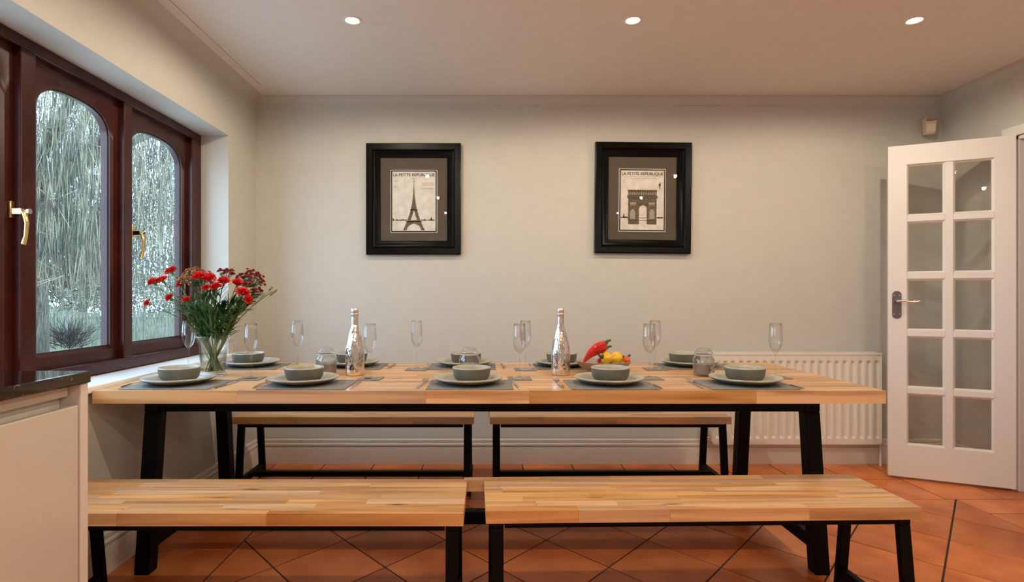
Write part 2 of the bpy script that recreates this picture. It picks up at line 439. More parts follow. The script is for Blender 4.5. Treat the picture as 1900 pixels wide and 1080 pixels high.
# ------------------------------------------------------------------ window (mahogany, arched lights)
XF = -1.671; XS = -1.700; XG = -1.722; XO = -1.752
z0w, z1w = .7575, TOPZ
m = MB()
m.box(XO, XF, WY0, WY1, z0w, .812); m.box(XO, XF, WY0, WY1, 1.992, z1w)
m.box(XO, XF, WY0, 1.53, .812, 1.992); m.box(XO, XF, 3.245, WY1, .812, 1.992)
for a, b in ((2.05, 2.12), (2.636, 2.696)): m.box(XO, XF, a, b, .812, 1.992)
win = struct(m.build('window_1', M_mahog, bevel=.004))
def sash(y0, y1, handle=None, nm='sash'):
    st = .048; zb, zt = .812, 1.992
    gy0, gy1 = y0 + st, y1 - st; gz0 = .872; spring = 1.80; top = 1.925
    cy = (gy0 + gy1) / 2; hw = (gy1 - gy0) / 2
    inner = [(gy0, gz0), (gy1, gz0)]; K = 24; n = 2.7
    for i in range(K + 1):
        t = PI * i / K; u = math.cos(t); w = math.sin(t)
        inner.append((cy + hw * math.copysign(abs(u) ** (2 / n), u), spring + (top - spring) * abs(w) ** (2 / n)))
    # ring between outer rectangle and inner outline
    def outer_of(p):
        d = Vector((p[0] - cy, p[1] - 1.45)); hw2 = (y1 - y0) / 2 - .001; k = 1e9
        if abs(d.x) > 1e-9: k = min(k, hw2 / abs(d.x))
        if d.y > 1e-9: k = min(k, (zt - 1.45) / d.y)
        if d.y < -1e-9: k = min(k, (zb - 1.45) / d.y)
        return (cy + d.x * k, 1.45 + d.y * k)
    # insert outer corners by adding inner samples aligned with them
    pts = []
    for i in range(len(inner)):
        a, b = inner[i], inner[(i + 1) % len(inner)]
        L_ = math.hypot(a[0] - b[0], a[1] - b[1]); ns = max(1, int(L_ / .02))
        for k in range(ns): pts.append((a[0] + (b[0] - a[0]) * k / ns, a[1] + (b[1] - a[1]) * k / ns))
    out = [outer_of(p) for p in pts]
    for cyy, czz in ((y0 + .001, zb), (y1 - .001, zb), (y0 + .001, zt), (y1 - .001, zt)):
        bi = min(range(len(out)), key=lambda i: math.hypot(out[i][0] - cyy, out[i][1] - czz)); out[bi] = (cyy, czz)
    n_ = len(pts)
    ci = sum(p[0] for p in pts) / n_
    def offs(p, d):   # move from centre outward
        v = Vector((p[0] - cy, p[1] - 1.38)); return (p[0] + math.copysign(min(abs(v.x), d), v.x) * (1 if abs(v.x) > hw * .9 or p[1] > 1.7 else 0), p[1] + (d if p[1] > 1.8 else (-d if p[1] < gz0 + .001 else 0)))
    mid = [offs(p, .012) for p in pts]
    m = MB()
    rings = [[(XO + .004, q[0], q[1]) for q in out], [(XS, q[0], q[1]) for q in out], [(XS, q[0], q[1]) for q in mid], [(XS - .008, q[0], q[1]) for q in pts], [(XG + .003, q[0], q[1]) for q in pts],
             [(XG - .003, q[0], q[1]) for q in pts], [(XO + .004, q[0], q[1]) for q in pts]]
    vs = [v for r in rings for v in r]; fs = []
    R = len(rings)
    for r in range(R):
        for i in range(n_):
            j = (i + 1) % n_; r2 = (r + 1) % R
            fs.append((r * n_ + i, r * n_ + j, r2 * n_ + j, r2 * n_ + i))
    m.add(vs, fs); s = m.build(nm, M_mahog, win, smooth=30)
    g = MB(); g.add([(XG - .003, q[0], q[1]) for q in pts] + [(XG + .003, q[0], q[1]) for q in pts],
                    [tuple(range(n_ - 1, -1, -1)), tuple(range(n_, 2 * n_))] + [(i, (i + 1) % n_, n_ + (i + 1) % n_, n_ + i) for i in range(n_)])
    g.build('pane', M_pane, s)
    se = MB(); sh = [(cy + (q[0] - cy) * .975, 1.38 + (q[1] - 1.38) * .990) for q in pts]
    for X_ in (XG + .0032,):
        se.add([(X_, q[0], q[1]) for q in pts] + [(X_, q[0], q[1]) for q in sh] + [(X_ + .003, q[0], q[1]) for q in pts] + [(X_ + .003, q[0], q[1]) for q in sh],
               [(i, (i + 1) % n_, n_ + (i + 1) % n_, n_ + i) for i in range(n_)] + [(2 * n_ + i, 2 * n_ + (i + 1) % n_, 3 * n_ + (i + 1) % n_, 3 * n_ + i) for i in range(n_)] +
               [(n_ + i, n_ + (i + 1) % n_, 3 * n_ + (i + 1) % n_, 3 * n_ + i) for i in range(n_)])
    se.build('seal', M_dark, s)
    if handle:
        hy_, hz = handle
        h = MB(); h.box(XS, XS + .010, hy_ - .010, hy_ + .010, hz - .03, hz + .03)
        h.box(XS + .010, XS + .045, hy_ - .008, hy_ + .008, hz - .018, hz + .004)
        h.tube([(XS + .040, hy_, hz - .002), (XS + .052, hy_, hz - .015), (XS + .056, hy_ + .004, hz - .05), (XS + .052, hy_ + .004, hz - .095), (XS + .046, hy_, hz - .125)], [.009, .009, .0075, .007, .009], 10)
        h.build('handle', M_brass, s, smooth=40, bevel=.002)
        kk = MB(); kk.tube([(XS + .045, hy_ + .002, hz - .006), (XS + .062, hy_ + .002, hz - .006)], [.004, .004], 8); kk.tube([(XS + .062, hy_ + .002, hz - .006), (XS + .070, hy_ + .002, hz - .006)], [.010, .010], 12)
        kk.build('key', M_chrome, s, smooth=40)
    return s
sash(1.53, 2.05, (2.038, 1.405)); sash(2.12, 2.636); sash(2.696, 3.245, (2.735, 1.405))
m = MB(); m.box(XF, -1.484, 1.40, 3.346, BOTZ, .7575); m.box(XL, -1.484, 3.346, 3.40, BOTZ, .7575)
struct(m.build('trim_6', M_sill, bevel=.006))
m = MB(); m.box(XL - WT - .06, XO + .01, WY0, WY1, .70, .757); struct(m.build('trim_7', M_mahog))

m = MB()
for a, b, c, d in ((RW0, RW1, RB, RB + .06), (RW0, RW1, RT - .06, RT), (RW0, RW0 + .06, RB + .06, RT - .06), (RW1 - .06, RW1, RB + .06, RT - .06), (-1.56, -1.49, RB + .06, RT - .06)): m.box(XO, XF, a, b, c, d)
w2 = struct(m.build('added_fill_window', M_mahog, bevel=.004))  # added window behind the camera, there for its fill light
for a, b in ((RW0 + .06, -1.56), (-1.49, RW1 - .06)): MB().box(XG - .003, XG + .003, a, b, RB + .06, RT - .06).build('pane', M_pane, w2)
# ------------------------------------------------------------------ doorway and glazed door
m = MB()
for y0, y1, z0, z1 in ((DY1, DY1 + .07, 0, DZ + .055), (DY0 - .07, DY0, 0, DZ + .055), (DY0, DY1, DZ, DZ + .055)):
    m.box(XR - .018, XR, y0, y1, z0, z1)
m.box(XR - .002, XR + .145, DY1 - .022, DY1, 0, DZ); m.box(XR - .002, XR + .145, DY0, DY0 + .022, 0, DZ); m.box(XR - .002, XR + .145, DY0, DY1, DZ - .022, DZ)
m.box(XR + .05, XR + .065, DY1 - .034, DY1 - .022, 0, DZ - .022); m.box(XR + .05, XR + .065, DY0 + .022, DY0 + .034, 0, DZ - .022)
struct(m.build('trim_8', M_white, bevel=.003))
DW, DH = .593, 1.98
hinge = Vector((2.966, 3.208, .017))
free = Vector((2.431, 3.464, .017))
ang = math.atan2(free.y - hinge.y, free.x - hinge.x)
door = bpy.data.objects.new('door_1', None); COL.objects.link(door); door['kind'] = 'structure'
door.location = hinge; door.rotation_euler = (0, 0, ang)
# local: x from hinge to free, y thickness; camera side is +y? (checked below)
T = .038
cw = .186; st = .0925; bar = .037
rows = []; z = .192
for i in range(5): rows.append((z, z + .307)); z += .307 + .0345
pc = [(st, st + cw), (st + cw + bar, st + 2 * cw + bar)]
m = MB(); m.box(0, st, -T / 2, T / 2, 0, DH); m.box(DW - (DW - pc[1][1]), DW, -T / 2, T / 2, 0, DH); 
m.box(st, pc[1][1], -T / 2, T / 2, 0, rows[0][0]); m.box(st, pc[1][1], -T / 2, T / 2, rows[-1][1], DH)
m.build('door_frame', M_white, door)
m = MB(); m.box(pc[0][1], pc[1][0], -T / 2 + .004, T / 2 - .004, rows[0][0], rows[-1][1]); m.build('glazing_bar', M_white, door, bevel=.003)
for i in range(4):
    for a, b in pc:
        MB().box(a, b, -T / 2 + .004, T / 2 - .004, rows[i][1], rows[i + 1][0]).build('glazing_bar', M_white, door, bevel=.003)
for (z0, z1) in rows:
    for (a, b) in pc:
        g = MB().box(a, b, -.002, .002, z0, z1).build('pane', M_doorglass, door)
        bd = MB()
        for sg in (-1, 1):
            ya = sg * .003; yb = sg * (T / 2 - .004); w = .011
            def ring(u, yv): return [(a + u, yv, z0 + u), (b - u, yv, z0 + u), (b - u, yv, z1 - u), (a + u, yv, z1 - u)]
            r1 = ring(0, yb); r2 = ring(w, ya); r3 = ring(0, ya)
            bd.add(r1 + r2 + r3, [(i, (i + 1) % 4, 4 + (i + 1) % 4, 4 + i) for i in range(4)] + [(4 + i, 4 + (i + 1) % 4, 8 + (i + 1) % 4, 8 + i) for i in range(4)] + [(8 + i, 8 + (i + 1) % 4, (i + 1) % 4, i) for i in range(4)])
        bd.build('glazing_bead', M_white, g)
# which local side faces the camera
side = 1 if (Matrix.Rotation(ang, 3, 'Z') @ Vector((0, 1, 0))).dot(-(hinge + free) / 2) > 0 else -1
hz = 1.028; hxx = DW - .042
for sd in (side, -side):
    m = MB(); pl = []
    K = 10
    for i in range(K + 1):
        t = PI * i / K; pl.append((hxx + .023 * math.cos(t), hz + .060 + .023 * math.sin(t)))
    for i in range(K + 1):
        t = PI + PI * i / K; pl.append((hxx + .023 * math.cos(t), hz - .060 + .023 * math.sin(t)))
    n_ = len(pl); ya, yb = sd * T / 2, sd * (T / 2 + .006)
    m.add([(p[0], ya, p[1]) for p in pl] + [(p[0], yb, p[1]) for p in pl], [tuple(range(n_)), tuple(range(n_, 2 * n_))] + [(i, (i + 1) % n_, n_ + (i + 1) % n_, n_ + i) for i in range(n_)])
    pt = m.build('handle_plate', M_pewter, door, bevel=.0015)
    mm = MB(); yy0 = sd * (T / 2 + .005)
    zl = hz + .022
    mm.tube([(hxx, yy0, zl), (hxx, yy0 + sd * .020, zl)], [.011, .009], 14)
    mm.tube([(hxx, yy0 + sd * .022, zl), (hxx, yy0 + sd * .034, zl)], [.009, .008], 12)
    mm.tube([(hxx + .004, yy0 + sd * .034, zl), (hxx - .03, yy0 + sd * .036, zl + .002), (hxx - .06, yy0 + sd * .036, zl - .004), (hxx - .085, yy0 + sd * .036, zl - .005), (hxx - .105, yy0 + sd * .036, zl + .002)], [.008, .007, .006, .0065, .005], 10)
    mm.build('lever', M_chrome, pt, smooth=40)
    sc_ = MB()
    for dz in (-.056, .056):
        for dx in (-.014, .014): sc_.tube([(hxx + dx, sd * (T / 2 + .005), hz + dz), (hxx + dx, sd * (T / 2 + .008), hz + dz)], .0035, 10)
    sc_.build('screws', M_chrome, pt, smooth=40)

# ------------------------------------------------------------------ kitchen run by the window
XC = -1.058; YE = 1.52
cab = thing('base_cabinet', 'cream gloss handleless kitchen base cabinet beside the window wall', 'cabinet', (0, 0, 0))
MB().box(XL + .002, XC, YE - .030, YE - .002, .0, .866).build('end_panel', M_creame, cab, bevel=.003)
MB().box(XL + .002, XC - .055, .93, YE - .032, .13, .866).build('carcass', M_creame, cab)
MB().box(XC - .050, XC - .030, .93, YE - .034, .835, .862).build('handle_rail', M_cream, cab, bevel=.003)
MB().box(XC - .024, XC - .004, .935, YE - .034, .13, .812).build('door', M_cream, cab, bevel=.002)
MB().box(XC - .09, XC - .07, .93, YE - .034, 0, .128).build('plinth', M_cream, cab)
cab['category'] = 'cabinet'
for k, (a, b) in enumerate(((.33, .925), (-.27, .325))):
    c2 = thing('base_cabinet', ('cream gloss kitchen base cabinet, second along from the table', 'cream gloss kitchen base cabinet, third along from the table')[k], 'cabinet')
    MB().box(XL + .002, XC - .055, a, b, .13, .866).build('carcass', M_creame, c2)
    MB().box(XC - .050, XC - .030, a, b, .835, .862).build('handle_rail', M_cream, c2, bevel=.003)
    MB().box(XC - .024, XC - .004, a + .003, b - .003, .13, .812).build('door', M_cream, c2, bevel=.002)
    MB().box(XC - .09, XC - .07, a, b, 0, .128).build('plinth', M_cream, c2)
wt = MB().box(XL + .001, XC + .006, -.29, YE, .8665, .8975).build('worktop', M_granite, bevel=.003)
tag(wt, 'polished black granite worktop on the cream cabinets', 'worktop')

# ------------------------------------------------------------------ dining table
TZ = .74; TY0, TY1 = 2.146, 3.06; TX0, TX1 = -1.482, 1.50
def staves(parent, x0, x1, y0, y1, z0, z1, nrow, seed, lmin=.3, lmax=.7):
    r = random.Random(seed); w = (y1 - y0) / nrow; g = .0003
    for j in range(nrow):
        x = x0 - r.uniform(0, lmax * .6)
        while x < x1 - 1e-6:
            xe = x + r.uniform(lmin, lmax)
            if xe > x1 - .12: xe = x1
            a, b = max(x, x0), xe
            mm = MB(); mm.box(a + (g if a > x0 else 0), b - (g if b < x1 else 0), y0 + j * w + g, y0 + (j + 1) * w - g, z0, z1 + r.uniform(-.0001, .0001))
            mm.build('stave', M_wood, parent)
            x = xe
tbl = thing('dining_table', 'long beech plank dining table on black steel trapezoid legs', 'table', (0, 2.6, 0))
OY = 2.6
tt = MB().box(TX0 + .002, TX1 - .002, TY0 - OY + .002, TY1 - OY - .002, TZ - .047, TZ - .003).build('tabletop', M_core, tbl)
staves(tt, TX0, TX1, TY0 - OY, TY1 - OY, TZ - .048, TZ, 14, 3, .35, .95)
def leg_box(x0, x1, yt0, yt1, yb0, yb1, zt, zb):
    m = MB(); m.hexa([(x0, yb0, zb), (x1, yb0, zb), (x1, yb1, zb), (x0, yb1, zb)], [(x0, yt0, zt), (x1, yt0, zt), (x1, yt1, zt), (x0, yt1, zt)]); return m
for x0, x1 in ((-1.385, -1.325), (1.291, 1.349)):
    leg_box(x0, x1, 2.31 - OY, 2.37 - OY, 2.24 - OY, 2.30 - OY, .626, 0).build('leg', M_black, tbl, bevel=.004)
    leg_box(x0, x1, 2.90 - OY, 2.96 - OY, 2.965 - OY, 3.025 - OY, .626, 0).build('leg', M_black, tbl, bevel=.004)
    MB().box(x0, x1, 2.31 - OY, 2.96 - OY, .626, .692).build('top_rail', M_black, tbl, bevel=.004)
    MB().box(x0 + .006, x1 - .006, 2.31 - OY, 2.95 - OY, .085, .14).build('stretcher', M_black, tbl, bevel=.004)
MB().box(-1.326, 1.292, 2.312 - OY, 2.37 - OY, .628, .692).build('apron_rail', M_black, tbl, bevel=.004)
MB().box(-1.326, 1.292, 2.90 - OY, 2.958 - OY, .628, .692).build('apron_rail', M_black, tbl, bevel=.004)
MB().box(-1.331, 1.297, 2.585 - OY, 2.64 - OY, .062, .118).build('stretcher', M_black, tbl, bevel=.004)

# ------------------------------------------------------------------ benches
BZ = .43
def make_bench(Lx, D, seed):
    t = thing('bench', '', 'bench')
    top = MB().box(-Lx / 2 + .002, Lx / 2 - .002, -D / 2 + .002, D / 2 - .002, BZ - .038, BZ - .003).build('seat', M_core, t)
    staves(top, -Lx / 2, Lx / 2, -D / 2, D / 2, BZ - .039, BZ, 8, seed, .25, .7)
    for sx in (-1, 1):
        x0, x1 = sorted((sx * (Lx / 2 - .018), sx * (Lx / 2 - .056)))
        for sy in (-1, 1):
            a, b = sorted((sy * (D / 2 - .02), sy * (D / 2 - .043))); c, d = sorted((sy * (D / 2 + .022), sy * (D / 2 - .001)))
            leg_box(x0, x1, a, b, c, d, BZ - .065, 0).build('leg', M_black, t, bevel=.003)
        MB().box(x0, x1, -D / 2 + .02, D / 2 - .02, BZ - .065, BZ - .040).build('top_rail', M_black, t, bevel=.003)
        MB().box(x0 + .005, x1 - .005, -D / 2 + .0, D / 2 - .0, .05, .085).build('stretcher', M_black, t, bevel=.003)
    for sy in (-1, 1):
        a, b = sorted((sy * (D / 2 - .02), sy * (D / 2 - .05)))
        MB().box(-Lx / 2 + .06, Lx / 2 - .06, a, b, BZ - .062, BZ - .040).build('seat_rail', M_black, t, bevel=.003)
    MB().box(-Lx / 2 + .06, Lx / 2 - .06, -.016, .016, .055, .085).build('long_stretcher', M_black, t, bevel=.003)
    return t
bl = [('beech bench at the front of the table, window end, cut by the cabinet', 1.374, .330, (-.071 - .687, 1.749 + .165), 0, 11),
      ('beech bench at the front of the table, door end, fully in view', 1.374, .334, (.680, 1.785 + .167), math.radians(1.4), 23),
      ('beech bench behind the table against the wall, window end', 1.33, .324, (-.7355, 3.307), 0, 35),
      ('beech bench behind the table against the wall, radiator end', 1.33, .324, (.683, 3.307), 0, 47)]
for lb, Lx, D, (x, y), rz, sd in bl:
    b = make_bench(Lx, D, sd); b['label'] = lb; b['group'] = 'beech and black steel benches'; b.location = (x, y, 0); b.rotation_euler = (0, 0, rz)

# ------------------------------------------------------------------ radiator
RX0, RX1, RZ0, RZ1, RY = 1.452, 2.524, .147, .735, 3.655
rad = thing('radiator', 'cream enamelled panel radiator on the back wall beside the door', 'radiator', (0, RY, 0))
m = MB(); nf = 21; pitch = (RX1 - RX0) / nf; sm = 8; cols = []
xsr = [RX0 + i * pitch / sm for i in range(nf * sm + 1)]
def prof_(u):   # 0..1 over the pitch: recess in the middle half
    d = abs(u - .5); return max(0, min(1, (.27 - d) / .07))
rowsz = [(RZ0, 0), (RZ0 + .036, 0), (RZ0 + .052, 1), (RZ1 - .068, 1), (RZ1 - .050, 0), (RZ1 - .012, 0)]
nn = len(xsr)
vs = []
for z, k in rowsz:
    for i, x in enumerate(xsr):
        u = (i % sm) / sm; vs.append((x, k * .013 * prof_(u) + (0 if k else 0), z))
fs = [(r * nn + i, r * nn + i + 1, (r + 1) * nn + i + 1, (r + 1) * nn + i) for r in range(len(rowsz) - 1) for i in range(nn - 1)]
m.add(vs, fs)
m.box(RX0, RX1, .014, .022, RZ0, RZ1 - .012)
m.build('front_panel', M_rad, rad, smooth=22)
MB().box(RX0, RX1, .060, .068, RZ0 + .01, RZ1 - .012).build('back_panel', M_rad, rad)
m = MB(); m.box(RX0 - .004, RX1 + .004, -.004, .004, RZ1 - .014, RZ1); m.box(RX0 - .004, RX1 + .004, .066, .072, RZ1 - .014, RZ1)
for i in range(54):
    x = RX0 + i * (RX1 - RX0) / 54; m.box(x, x + .010, .004, .066, RZ1 - .006, RZ1 - .001)
m.build('top_grille', M_rad, rad)
for x in (RX0 - .006, RX1): MB().box(x, x + .006, -.002, .070, RZ0 + .01, RZ1 - .004).build('side_panel', M_rad, rad, bevel=.002)
m = MB(); m.tube([(RX0 - .004, .035, RZ0 + .035), (RX0 - .045, .035, RZ0 + .035)], .009, 10); m.tube([(RX0 - .045, .035, RZ0 - .0), (RX0 - .045, .035, RZ0 + .06)], [.011, .013], 12)
m.build('valve', M_brass, rad, smooth=40)
m = MB(); m.tube([(RX0 - .045, .035, RZ0 + .06), (RX0 - .045, .035, RZ0 + .10)], [.018, .016], 14); m.build('valve_cap', M_rad, rad, smooth=40)
m = MB(); m.tube([(RX0 - .045, .035, RZ0), (RX0 - .045, .035, .0)], .0075, 10); m.build('pipe', M_rad, rad, smooth=40)
m = MB(); m.tube([(RX1 - .003, .035, RZ0 + .035), (RX1 + .02, .035, RZ0 + .035)], .009, 10); m.tube([(RX1 + .02, .035, RZ0 + .05), (RX1 + .02, .035, 0)], .0075, 10); m.build('pipe', M_rad, rad, smooth=40)

# ------------------------------------------------------------------ pictures
def picture(cx, cz, w, h, label, kind, rx=0, tilt=0):
    t = thing('picture_frame', label, 'picture', (cx, YB - .004, cz)); t.rotation_euler = (tilt, rx, 0)
    prof = [(0, 0), (0, .030), (.006, .034), (.040, .031), (.046, .024), (.052, .026), (.058, .022), (.085, .014), (.091, .008), (.091, 0)]
    vs = []; n = len(prof)
    for sx, sz in ((-1, -1), (1, -1), (1, 1), (-1, 1)):
        for u, d in prof: vs.append((sx * (w / 2 - u), -d, sz * (h / 2 - u)))
    fs = []
    for c in range(4):
        c2 = (c + 1) % 4
        for i in range(n):
            j = (i + 1) % n; fs.append((c * n + i, c2 * n + i, c2 * n + j, c * n + j))
    mm = MB(); mm.add(vs, fs); mm.build('frame_moulding', M_frame, t, smooth=25)
    iw, ih = w / 2 - .085, h / 2 - .085
    MB().box(-iw, iw, -.004, -.001, -ih, ih).build('mount', M_mount, t)
    MB().box(-iw, iw, -.0105, -.0095, -ih, ih).build('glass', M_picglass, t)
    pw, ph = .1415, .194; dz = -.012
    b = MB(); b.box(-pw - .012, pw + .012, -.0046, -.004, -ph - .012 + dz, ph + .012 + dz); b.build('mount_bevel', M_inkw, t)
    b = MB(); b.box(-pw - .008, pw + .008, -.0050, -.0046, -ph - .008 + dz, ph + .008 + dz); b.build('print_border', M_ink, t)
    pr = MB().box(-pw, pw, -.0054, -.0050, -ph + dz, ph + dz).build('print', M_paper, t)
    yk = -.0056
    cu = bpy.data.curves.new('title', 'FONT'); cu.body = 'LA PETITE REPUBLIQUE'; cu.size = .034; cu.align_x = 'CENTER'; cu.offset = .0006; cu.extrude = .0001
    to = bpy.data.objects.new('title_tmp', cu); COL.objects.link(to)
    dg = bpy.context.evaluated_depsgraph_get(); me = bpy.data.meshes.new_from_object(to.evaluated_get(dg)); bpy.data.objects.remove(to, do_unlink=True)
    xs_ = [v.co.x for v in me.vertices]; k = (2 * pw - .012) / (max(xs_) - min(xs_)); x0 = min(xs_)
    for v in me.vertices: v.co = Vector(((v.co.x - x0) * k - pw + .006, yk, ph + dz - .030 + v.co.y * .78))
    me.materials.append(M_ink); ti = bpy.data.objects.new('title', me); COL.objects.link(ti); ti.parent = pr
    g = MB()
    def q(pts, yv=yk): g.add([(x, yv, z) for x, z in pts], [tuple(range(len(pts)))])
    def bar(x0, z0, x1, z1, wd):
        d = Vector((x1 - x0, z1 - z0)); nrm = Vector((-d.y, d.x)).normalized() * wd / 2
        q([(x0 - nrm.x, z0 - nrm.y), (x1 - nrm.x, z1 - nrm.y), (x1 + nrm.x, z1 + nrm.y), (x0 + nrm.x, z0 + nrm.y)])
    zb = -ph + dz
    r = random.Random(5)
    if kind == 'tower':
        base = zb + .004; top_ = zb + .338; hh = top_ - base
        def half(t): return .068 * (1 - t) ** 2.6 + .0035 * (1 - t) + .0012    # outline half width
        def inner(t): return max(0, .048 * (1 - t / .40) ** 1.2) if t < .40 else 0
        K = 60
        for i in range(K):
            t0, t1 = i / K, (i + 1) / K
            for sg in (-1, 1):
                a0, a1 = half(t0), half(t1); b0, b1 = min(inner(t0), a0 * .8), min(inner(t1), a1 * .8)
                if .14 < t0 < .20 or .385 < t0 < .42: b0 = b1 = 0
                if t0 <= .14:   # big arch between the feet
                    arch = lambda t: .046 * math.sqrt(max(0, 1 - (t / .125) ** 2)) if t < .125 else 0
                    b0, b1 = min(arch(t0), a0 * .9), min(arch(t1), a1 * .9)
                q([(sg * b0, base + t0 * hh), (sg * a0, base + t0 * hh), (sg * a1, base + t1 * hh), (sg * b1, base + t1 * hh)])
        for t_, ex in ((.17, .007), (.40, .005), (.955, .003)):
            bar(-half(t_) - ex, base + t_ * hh, half(t_) + ex, base + t_ * hh, .006 if t_ < .9 else .004)
        bar(0, top_ - .004, 0, top_ + .010, .003)
        g.build('tower_drawing', M_inkb, pr); g = MB()
        bar(-pw + .002, zb + .069, -.045, zb + .069, .003); bar(.045, zb + .069, pw - .002, zb + .069, .003)
        for i in range(26):
            x = r.uniform(-pw + .006, -.05) if i % 2 else r.uniform(.05, pw - .006); hgt = r.uniform(.003, .009)
            q([(x - .005, zb + .069), (x + .005, zb + .069), (x + .002, zb + .069 + hgt), (x - .002, zb + .069 + hgt)])
        q([(pw - .035, zb + .069), (pw - .019, zb + .069), (pw - .027, zb + .095)])
        q([(-pw + .002, zb + .069), (-pw + .016, zb + .069), (-pw + .003, zb + .088)])
        g.build('skyline_drawing', M_ink, pr)
        g = MB()
        for i, (xa, xb) in enumerate(((-pw + .008, -pw + .04), (.05, pw - .012), (.052, pw - .01), (-pw + .01, -pw + .036), (.05, pw - .01))):
            bar(xa, ph + dz - .062 - .0125 * i, xb, ph + dz - .062 - .0125 * i, .0028)
        bar(-.02, ph + dz - .044, .02, ph + dz - .044, .002)
        g.build('small_print', M_inkl, pr)
    else:
        ax0, ax1 = -.092, .094; zbse = zb + .036; zt_ = zb + .262
        def blk(x0, x1, z0, z1, yv=yk): q([(x0, z0), (x1, z0), (x1, z1), (x0, z1)], yv)
        sp = [(ax0, -.020), (.030, ax1)]
        for a, b in sp: blk(a, b, zbse, zb + .165)
        # arch head ring between the piers
        K = 16; cxx = .005; rr_ = .025; zc_ = zb + .135
        ztop = zb + .165
        for i in range(K):
            t0, t1 = PI * i / K, PI * (i + 1) / K
            q([(cxx + rr_ * math.cos(t0), zc_ + rr_ * math.sin(t0)), (cxx + rr_ * math.cos(t1), zc_ + rr_ * math.sin(t1)), (cxx + rr_ * math.cos(t1), ztop), (cxx + rr_ * math.cos(t0), ztop)])
        blk(ax0, ax1, zb + .165, zb + .208); blk(ax0 - .007, ax1 + .007, zb + .208, zb + .222); blk(ax0, ax1, zb + .222, zb + .252); blk(ax0 - .003, ax1 + .003, zb + .252, zb + .262)
        g.build('arch_drawing', M_inkb, pr)
        g = MB()
        for xc in (-.062, .064):
            pts = [(xc - .017, zb + .072), (xc + .017, zb + .072)] + [(xc + .017 * math.cos(PI * i / 8), zb + .108 + .028 * math.sin(PI * i / 8)) for i in range(9)]
            q(pts, yk - .0002)
        for xc in (-.060, .062): q([(xc - .020, zb + .160), (xc + .020, zb + .160), (xc + .020, zb + .180), (xc - .020, zb + .180)], yk - .0002)
        for i in range(12): x = ax0 + .008 + i * .0150; q([(x, zb + .229), (x + .007, zb + .229), (x + .007, zb + .245), (x, zb + .245)], yk - .0002)
        g.build('relief_drawing', M_inkl, pr)
        g = MB()
        for z_ in (zb + .207, zb + .2225, zb + .1635, zb + .060, zb + .2515): q([(ax0 - .004, z_), (ax1 + .004, z_), (ax1 + .004, z_ + .0025), (ax0 - .004, z_ + .0025)], yk - .0003)
        bar(-pw + .002, zb + .078, ax0, zb + .078, .004); bar(ax1, zb + .078, pw - .002, zb + .078, .004); bar(-.018, zb + .078, .028, zb + .078, .003)
        for i in range(24):
            x = r.uniform(-pw + .006, ax0 - .004) if i % 2 else r.uniform(ax1 + .004, pw - .006); hgt = r.uniform(.004, .009)
            q([(x - .004, zb + .078), (x + .004, zb + .078), (x + .002, zb + .078 + hgt), (x - .002, zb + .078 + hgt)])
        q([(-pw + .014, zb + .078), (-pw + .028, zb + .078), (-pw + .0215, zb + .110)])
        # small flying machine mark
        for a in ((.105, .285, .118, .300), (.108, .303, .120, .286), (.112, .275, .116, .312), (.106, .297, .121, .295), (.113, .268, .118, .277)): bar(a[0], zb + a[1], a[2], zb + a[3], .004)
        g.build('skyline_drawing', M_ink, pr)
        g = MB()
        for i, (xa, xb) in enumerate(((-pw + .05, pw - .012), (-pw + .06, pw - .04), (-pw + .008, -pw + .03), (-pw + .01, -pw + .032))): bar(xa, ph + dz - .040 - .0125 * i, xb, ph + dz - .040 - .0125 * i, .0022)
        g.build('small_print', M_inkl, pr)
    return t
picture(-.476, 1.729, .616, .724, 'black framed print of an iron lattice tower, left on the wall', 'tower')
picture(1.0175, 1.736, .626, .724, 'black framed print of a triumphal arch, right on the wall', 'arch', rx=math.radians(.6))

# ------------------------------------------------------------------ motion sensor
t = thing('motion_sensor', 'small yellowed motion sensor high in the corner above the door', 'sensor', (2.868, 3.703, 2.19), math.radians(-22))
m = MB(); m.hexa([(-.036, .0, -.050), (-.024, -.042, -.050), (.024, -.042, -.050), (.036, .0, -.050)][::1], [(-.040, .0, .052), (-.030, -.048, .052), (.030, -.048, .052), (.040, .0, .052)])
m.box(-.02, .02, 0, .045, -.03, .03)
m.build('housing', M_pir, t, bevel=.006)
MB().box(-.022, .022, -.050, -.044, -.038, .012).build('lens', mat('sensor_lens', (.80, .70, .52), .3), t, bevel=.004)
m = MB(); m.box(-.028, .028, -.052, -.02, .030, .048); m.build('upper_band', mat('sensor_band', (.34, .22, .10), .5), t, bevel=.004)
m = MB(); m.tube([(0, .0, .05), (.0, .004, .09)], .0015, 6); m.build('wire', M_pir, t)

